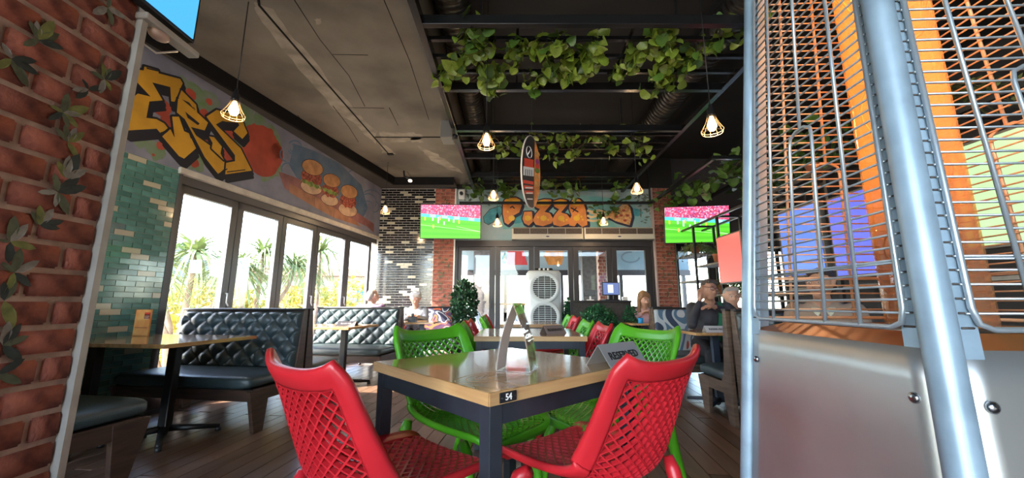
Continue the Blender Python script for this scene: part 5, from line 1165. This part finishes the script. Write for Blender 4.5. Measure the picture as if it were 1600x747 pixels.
for r_ in range(30):
    for x in ((2.19, 2.33) if r_ % 2 else (2.15, 2.27, 2.375)): inst(brm, 'brick', pc, (x, 9.195, .6 + r_ * .08), (0, 0, 0), (.62 if r_ % 2 else .5, 1, 1))
for x in (-2.3, -.2, 1.5, 3.3, 5.2): struct('trim_%d' % (30 + int(x * 10)), bx(x - .05, x + .05, 11.45, 11.55, 0, 1.9), FRAME)
struct('trim_60', bx(-2.4, 5.4, 11.45, 11.6, 0, .75), mat('patio low wall', (.5, .52, .55), .7))
OB = mat('pale blue outdoor chair', (.35, .45, .58), .5)
chair(-.55, 8.8, 20, OB, 'pale blue perforated chair outside, beyond the potted tree', None, True); chair(.35, 9.6, -20, OB, 'pale blue perforated chair outside, left of the air cooler', None, True)
t = empty('patio_table', (-.1, 10.3, 0), label='tall wooden patio table seen through the second glass door', cat='table'); MB().box((0, 0, 1.0), (.9, .6, .05)).build('tabletop', TOPW, t)
for sx in (-1, 1):
    for sy in (-1, 1): MB().box((sx * .4, sy * .25, .49), (.06, .06, .98)).build('leg', TBL, t)

# ================================================================== PEOPLE
def skin_blob(prims, mats, name, parent, vox=.009, smooth=2):
    """one continuous surface grown over tapered limbs; each face takes the material of the limb it lies on"""
    mb = MB()
    for (a, b_, r0, r1, mi, sc_) in prims:
        a, b_ = Vector(a), Vector(b_); d = b_ - a
        if d.length < 1e-4:
            mb.ell(a, (r0 * sc_[0], r0 * sc_[1], r0 * sc_[2]), 16, 12)
        else:
            n = 5; pts = []; rr = []
            for k in range(n + 1): pts.append(a.lerp(b_, k / n)); rr.append(r0 + (r1 - r0) * k / n)
            u = d.normalized(); pts = [a - u * r0 * .8, a - u * r0 * .5] + pts + [b_ + u * r1 * .5, b_ + u * r1 * .8]; rr = [r0 * .45, r0 * .85] + rr + [r1 * .85, r1 * .45]
            mb.tube(pts, rr, 14, flat=sc_[0])
    o = bpy.data.objects.new(name, mb.mesh(name, None)); COL.objects.link(o)
    md = o.modifiers.new('r', 'REMESH'); md.mode = 'VOXEL'; md.voxel_size = vox
    sm = o.modifiers.new('s', 'SMOOTH'); sm.iterations = smooth; sm.factor = .5
    dg = bpy.context.evaluated_depsgraph_get(); dg.update(); me = bpy.data.meshes.new_from_object(o.evaluated_get(dg)); bpy.data.objects.remove(o)
    me.materials.clear()
    for m in mats: me.materials.append(m)
    n = len(me.polygons); co = np.empty(n * 3); me.polygons.foreach_get('center', co); co = co.reshape(-1, 3); best = np.full(n, 1e9); idx = np.zeros(n, int)
    for (a, b_, r0, r1, mi, sc_) in prims:
        a, b_ = np.array(a), np.array(b_); d = b_ - a; L2 = max(1e-9, (d ** 2).sum()); t_ = np.clip(((co - a) @ d) / L2, 0, 1); q_ = a + t_[:, None] * d; e = co - q_
        if L2 < 1e-6: e = e / np.array(sc_)
        dist = np.sqrt((e ** 2).sum(1)) - (r0 + (r1 - r0) * t_); w = dist < best; best[w] = dist[w]; idx[w] = mi
    me.polygons.foreach_set('material_index', idx); me.polygons.foreach_set('use_smooth', [True] * n)
    o = bpy.data.objects.new(name, me); COL.objects.link(o); o.parent = parent; return o
SKIN = mat('light skin', (.52, .30, .21), .5, noise=(14, .08)); SKIND = mat('tanned skin', (.36, .19, .125), .5, noise=(14, .08)); SHOE = mat('dark blue shoe', (.02, .03, .05), .5)
def hand(pr, w, dirv, up, mi, curl=.5, s=1.0):
    d = Vector(dirv).normalized(); u = Vector(up); u = (u - d * u.dot(d)).normalized(); sd = d.cross(u); w = Vector(w)
    pr.append((tuple(w), tuple(w + d * .055 * s), .026 * s, .036 * s, mi, (.6, 1, 1)))
    for k, (o_, l) in enumerate(((-.030, .062), (-.010, .072), (.010, .068), (.028, .052))):
        b0 = w + d * .075 * s + sd * o_ * s; b1 = b0 + (d * (1 - curl * .5) - u * curl * .5) * l * .55 * s; b2 = b1 + (d * (1 - curl) - u * curl) * l * .5 * s
        pr.append((tuple(b0 - d * .02), tuple(b1), .0105 * s, .010 * s, mi, (1, 1, 1))); pr.append((tuple(b1), tuple(b2), .010 * s, .0085 * s, mi, (1, 1, 1)))
    b0 = w + d * .03 * s - sd * .034 * s; b1 = b0 + (d * .6 - sd * .6 - u * .2) * .045 * s; b2 = b1 + (d * .9 - sd * .1 - u * .3) * .035 * s
    pr.append((tuple(b0), tuple(b1), .013 * s, .011 * s, mi, (1, 1, 1))); pr.append((tuple(b1), tuple(b2), .011 * s, .009 * s, mi, (1, 1, 1)))
def person(x, y, face, label, shirt, trousers, hair, hairstyle='short', lean=.10, head=(0, 0, 0), hands=((-.16, .40, .80), (.16, .40, .80)), elbows=None, skin=SKIN, shoes=SHOE, glasses=False, extra=None, w=1.0, vox=.009, top=1.26, handdirs=None, hood=None):
    t = empty('person', (x, y, 0), radians(face - 90), label=label, cat='person')
    V = Vector; pr = []; nk = V((0, .02 + lean, top - .255)); ch = V((0, .03 + lean * .65, top - .42)); wa = V((0, .02 + lean * .2, .66)); pe = V((0, 0, .55))
    pr += [(tuple(pe), tuple(wa), .135 * w, .125 * w, 1, (1, 1, 1)), (tuple(wa), tuple(ch), .125 * w, .135 * w, 1, (1, 1, 1))]
    for sx in (-1, 1):
        sh = nk + V((sx * .165 * w, -.01, -.055)); hip = pe + V((sx * .085, .03, -.01)); kn = V((sx * .12, .43, .49)); an = V((sx * .12, .40, .10))
        pr += [(tuple(ch + V((sx * .05, 0, .03))), tuple(sh), .115 * w, .062 * w, 1, (1, 1, 1)), (tuple(ch + V((sx * .07, 0, -.08))), tuple(wa + V((sx * .06, 0, 0))), .10 * w, .09 * w, 1, (1, 1, 1))]
        pr += [(tuple(hip), tuple(kn), .092 * w, .065, 2, (1, 1, 1)), (tuple(kn), tuple(an), .060, .042, 2, (1, 1, 1)), (tuple(an + V((0, 0, -.04))), tuple(an + V((sx * .01, .15, -.06))), .042, .034, 3, (1, 1, 1))]
        hd = V(hands[(sx + 1) // 2]); el = V(elbows[(sx + 1) // 2]) if elbows else (sh + hd) / 2 + V((sx * .07, -.04, -.10))
        pr += [(tuple(sh), tuple(el), .058 * w, .046 * w, 1, (1, 1, 1)), (tuple(el), tuple(el.lerp(hd, .85)), .046 * w, .034, 1, (1, 1, 1)), (tuple(el.lerp(hd, .8)), tuple(hd), .027, .024, 0, (1, 1, 1))]
        dv = (hd - el).normalized() if not handdirs or not handdirs[(sx + 1) // 2] else V(handdirs[(sx + 1) // 2])
        hand(pr, hd, dv, (0, 0, 1) if abs(dv.z) < .8 else (0, -1, 0), 0, .45)
    pr += [(tuple(nk + V((0, -.01, -.03))), tuple(nk + V((0, .025, .06))), .060, .052, 0, (1, 1, 1)), (tuple(nk + V((-.07, -.01, -.04))), tuple(nk + V((.07, -.01, -.04))), .06, .06, 1, (1, 1, 1))]
    R = Matrix.Rotation(head[0], 3, 'Z') @ Matrix.Rotation(head[1], 3, 'X') @ Matrix.Rotation(head[2], 3, 'Y'); hc = nk + V((0, .045, .145))
    H = lambda a, b_, c: tuple(hc + R @ V((a, b_, c)))
    pr += [(H(0, -.012, .012), H(0, -.0119, .012), .090, .090, 0, (.86, 1.02, 1.12)), (H(0, .03, -.05), H(0, .048, -.082), .056, .036, 0, (1, 1, 1)), (H(0, .02, .0), H(0, .035, -.04), .070, .058, 0, (1, 1, 1)),
           (H(0, .088, .012), H(0, .106, -.020), .009, .014, 0, (1, 1, 1)), (H(-.010, .094, -.024), H(.010, .094, -.024), .010, .010, 0, (1, 1, 1)), (H(-.016, .080, -.052), H(.016, .080, -.052), .008, .008, 4, (1, 1, 1)),
           (H(-.034, .078, .034), H(-.012, .084, .030), .008, .008, 0, (1, 1, 1)), (H(.034, .078, .034), H(.012, .084, .030), .008, .008, 0, (1, 1, 1))]
    for sx in (-1, 1): pr += [(H(sx * .082, -.005, -.015), H(sx * .088, -.015, .022), .010, .014, 0, (1, 1, 1)), (H(sx * .045, .055, -.022), H(sx * .03, .07, -.03), .022, .02, 0, (1, 1, 1))]
    if extra: pr += extra
    skin_blob(pr, [skin, shirt, trousers, shoes, mat('lip colour', (.36, .12, .10), .5)], 'body', t, vox)
    for sx in (-1, 1): MB().ell(H(sx * .030, .078, .014), (.012, .009, .008), 12, 8).build('eye', mat('eye white', (.55, .53, .5), .3), t); MB().ell(H(sx * .030, .0855, .013), (.005, .003, .005), 8, 6).build('iris', mat('dark iris', (.03, .02, .015), .3), t); MB().tube([H(sx * .046, .074, .036), H(sx * .030, .088, .041), H(sx * .014, .088, .037)], .0028, 5).build('eyebrow', hair, t)
    hp_ = []
    if hairstyle in ('short', 'wavy', 'long'):
        k = 1.0 if hairstyle == 'short' else 1.09
        hp_ += [(H(0, -.030, .030), H(0, -.0299, .030), .088 * k, .088, 0, (.95, 1.03, 1.08)), (H(0, -.055, -.015), H(0, -.0549, -.015), .078 * k, .078, 0, (.98, .9, 1.0)), (H(-.045, .030, .088), H(.045, .030, .088), .026, .026, 0, (1, 1, 1))]
        if hairstyle == 'wavy':
            for a in range(14): q_ = a / 14 * 2 * pi; hp_.append((H(.062 * cos(q_), -.03 + .062 * sin(q_), .085), H(.080 * cos(q_ + .3), -.035 + .07 * sin(q_ + .3), .045), .026, .024, 0, (1, 1, 1)))
        if hairstyle == 'long':
            for sx in (-1, 1):
                hp_ += [(H(sx * .055, .03, .07), H(sx * .086, .0, -.02), .026, .028, 0, (1, 1, 1)), (H(sx * .086, .0, -.02), H(sx * .085, .03, -.15), .030, .032, 0, (1, 1, 1)), (H(sx * .085, .03, -.15), H(sx * .07, .08, -.28), .032, .016, 0, (1, 1, 1))]
            hp_ += [(H(0, -.07, 0), H(0, -.07, -.20), .07, .05, 0, (1, 1, 1))]
    elif hairstyle == 'thin': hp_ += [(H(0, -.034, .016), H(0, -.0339, .016), .0865, .086, 0, (.93, 1.02, 1.06)), (H(0, -.055, -.03), H(0, -.0549, -.03), .072, .07, 0, (1, .9, .9))]
    skin_blob(hp_, [hair], 'hair', t, .007, 2)
    if glasses:
        mb = MB()
        for sx in (-1, 1): mb.tube([H(sx * .032 + .024 * cos(a), .100 - .004 * abs(cos(a)), .012 + .017 * sin(a)) for a in [2 * pi * k / 16 for k in range(17)]], .0028, 5); mb.tube([H(sx * .056, .096, .02), H(sx * .084, .04, .022), H(sx * .088, -.01, .02)], .0028, 5)
        mb.tube([H(-.010, .100, .016), H(.010, .100, .016)], .003, 5); mb.build('glasses', mat('dark red spectacle frame', (.10, .015, .012), .3), t)
    return t
M_ = mat
p = WP(6.28, .62)
person(p.x - .10, p.y + .1, 75, 'bald greying man in purple jumper seen from behind on the bench by the window', M_('purple jumper', (.16, .085, .15), .85), M_('dark trousers', (.02, .022, .03), .8), M_('thin grey hair', (.30, .26, .23), .8), 'thin', head=(-.5, -.2, 0), top=1.24, lean=.12, w=1.28)
person(-1.66, 6.72, -85, 'grey haired woman in pale jacket looking down at her table', M_('pale grey jacket', (.42, .43, .46), .8, noise=(8, .2)), M_('dark slacks', (.05, .045, .04), .8), M_('silver wavy hair', (.55, .55, .56), .8), 'wavy', head=(.15, -.45, 0), top=1.20, lean=.16, hands=((-.07, .36, .80), (.07, .36, .80)), skin=M_('rosy skin', (.50, .27, .20), .5))
person(2.14, 6.30, -100, 'woman with long light brown hair in pink cardigan looking down at her phone', M_('pale pink cardigan', (.60, .38, .42), .85), M_('blue jeans', (.04, .06, .10), .8), M_('light brown hair', (.26, .15, .075), .6), 'long', head=(.35, -.40, .05), top=1.19, lean=.14, hands=((-.06, .34, .86), (.06, .34, .86)), w=.92)
person(2.26, 4.52, -98, 'man with glasses in dark jacket leaning his cheek on his hand', M_('dark navy jacket', (.03, .032, .042), .7, noise=(10, .3)), M_('black trousers', (.012, .013, .018), .8), M_('short dark grey hair', (.06, .05, .045), .8), 'short', head=(.25, -.10, -.2), top=1.27, lean=.16, hands=((.06, .44, .98), (.115, .235, 1.045)), elbows=((-.28, .24, .86), (.26, .36, .78)), handdirs=((1, .15, -.1), (-.15, 0, 1)), glasses=True, skin=SKIND, w=1.12)
sc_ = MB(); sc_.tube([(-.10, .20, 1.02), (-.09, .27, .90), (-.07, .25, .72), (-.06, .22, .60)], [.028, .032, .035, .03], 10, flat=.5)
o = sc_.build('green_lapel', M_('green shirt fabric', (.02, .17, .09), .8), bpy.data.objects['person.003'])
person(2.66, 4.62, -120, 'grey haired person in black top half hidden behind the heater post', M_('black top', (.014, .014, .018), .8), M_('black trousers', (0, 0, 0)), M_('short grey hair', (.32, .30, .28), .8), 'short', head=(.3, -.2, 0), top=1.20, lean=.12, hands=((-.14, .30, .66), (.14, .30, .66)))
person(2.42, 2.98, -130, 'person in tan jacket with pale collar seen through the heater grille', M_('tan brown jacket', (.23, .17, .13), .8), M_('dark jeans', (.03, .035, .05), .8), M_('dark brown hair', (.035, .022, .018), .7), 'short', head=(-.4, -.05, 0), top=1.26, lean=.10, hands=((-.14, .36, .76), (.14, .36, .76)), skin=SKIND, w=1.1)
o = MB().tube([(-.09, .06, 1.0), (-.04, .17, .96), (-.02, .20, .90)], [.02, .035, .015], 8, flat=.5).tube([(.09, .06, 1.0), (.04, .17, .96), (.02, .20, .90)], [.02, .035, .015], 8, flat=.5).build('pale_collar', M_('pale green grey collar', (.42, .42, .33), .8), bpy.data.objects['person.005'])
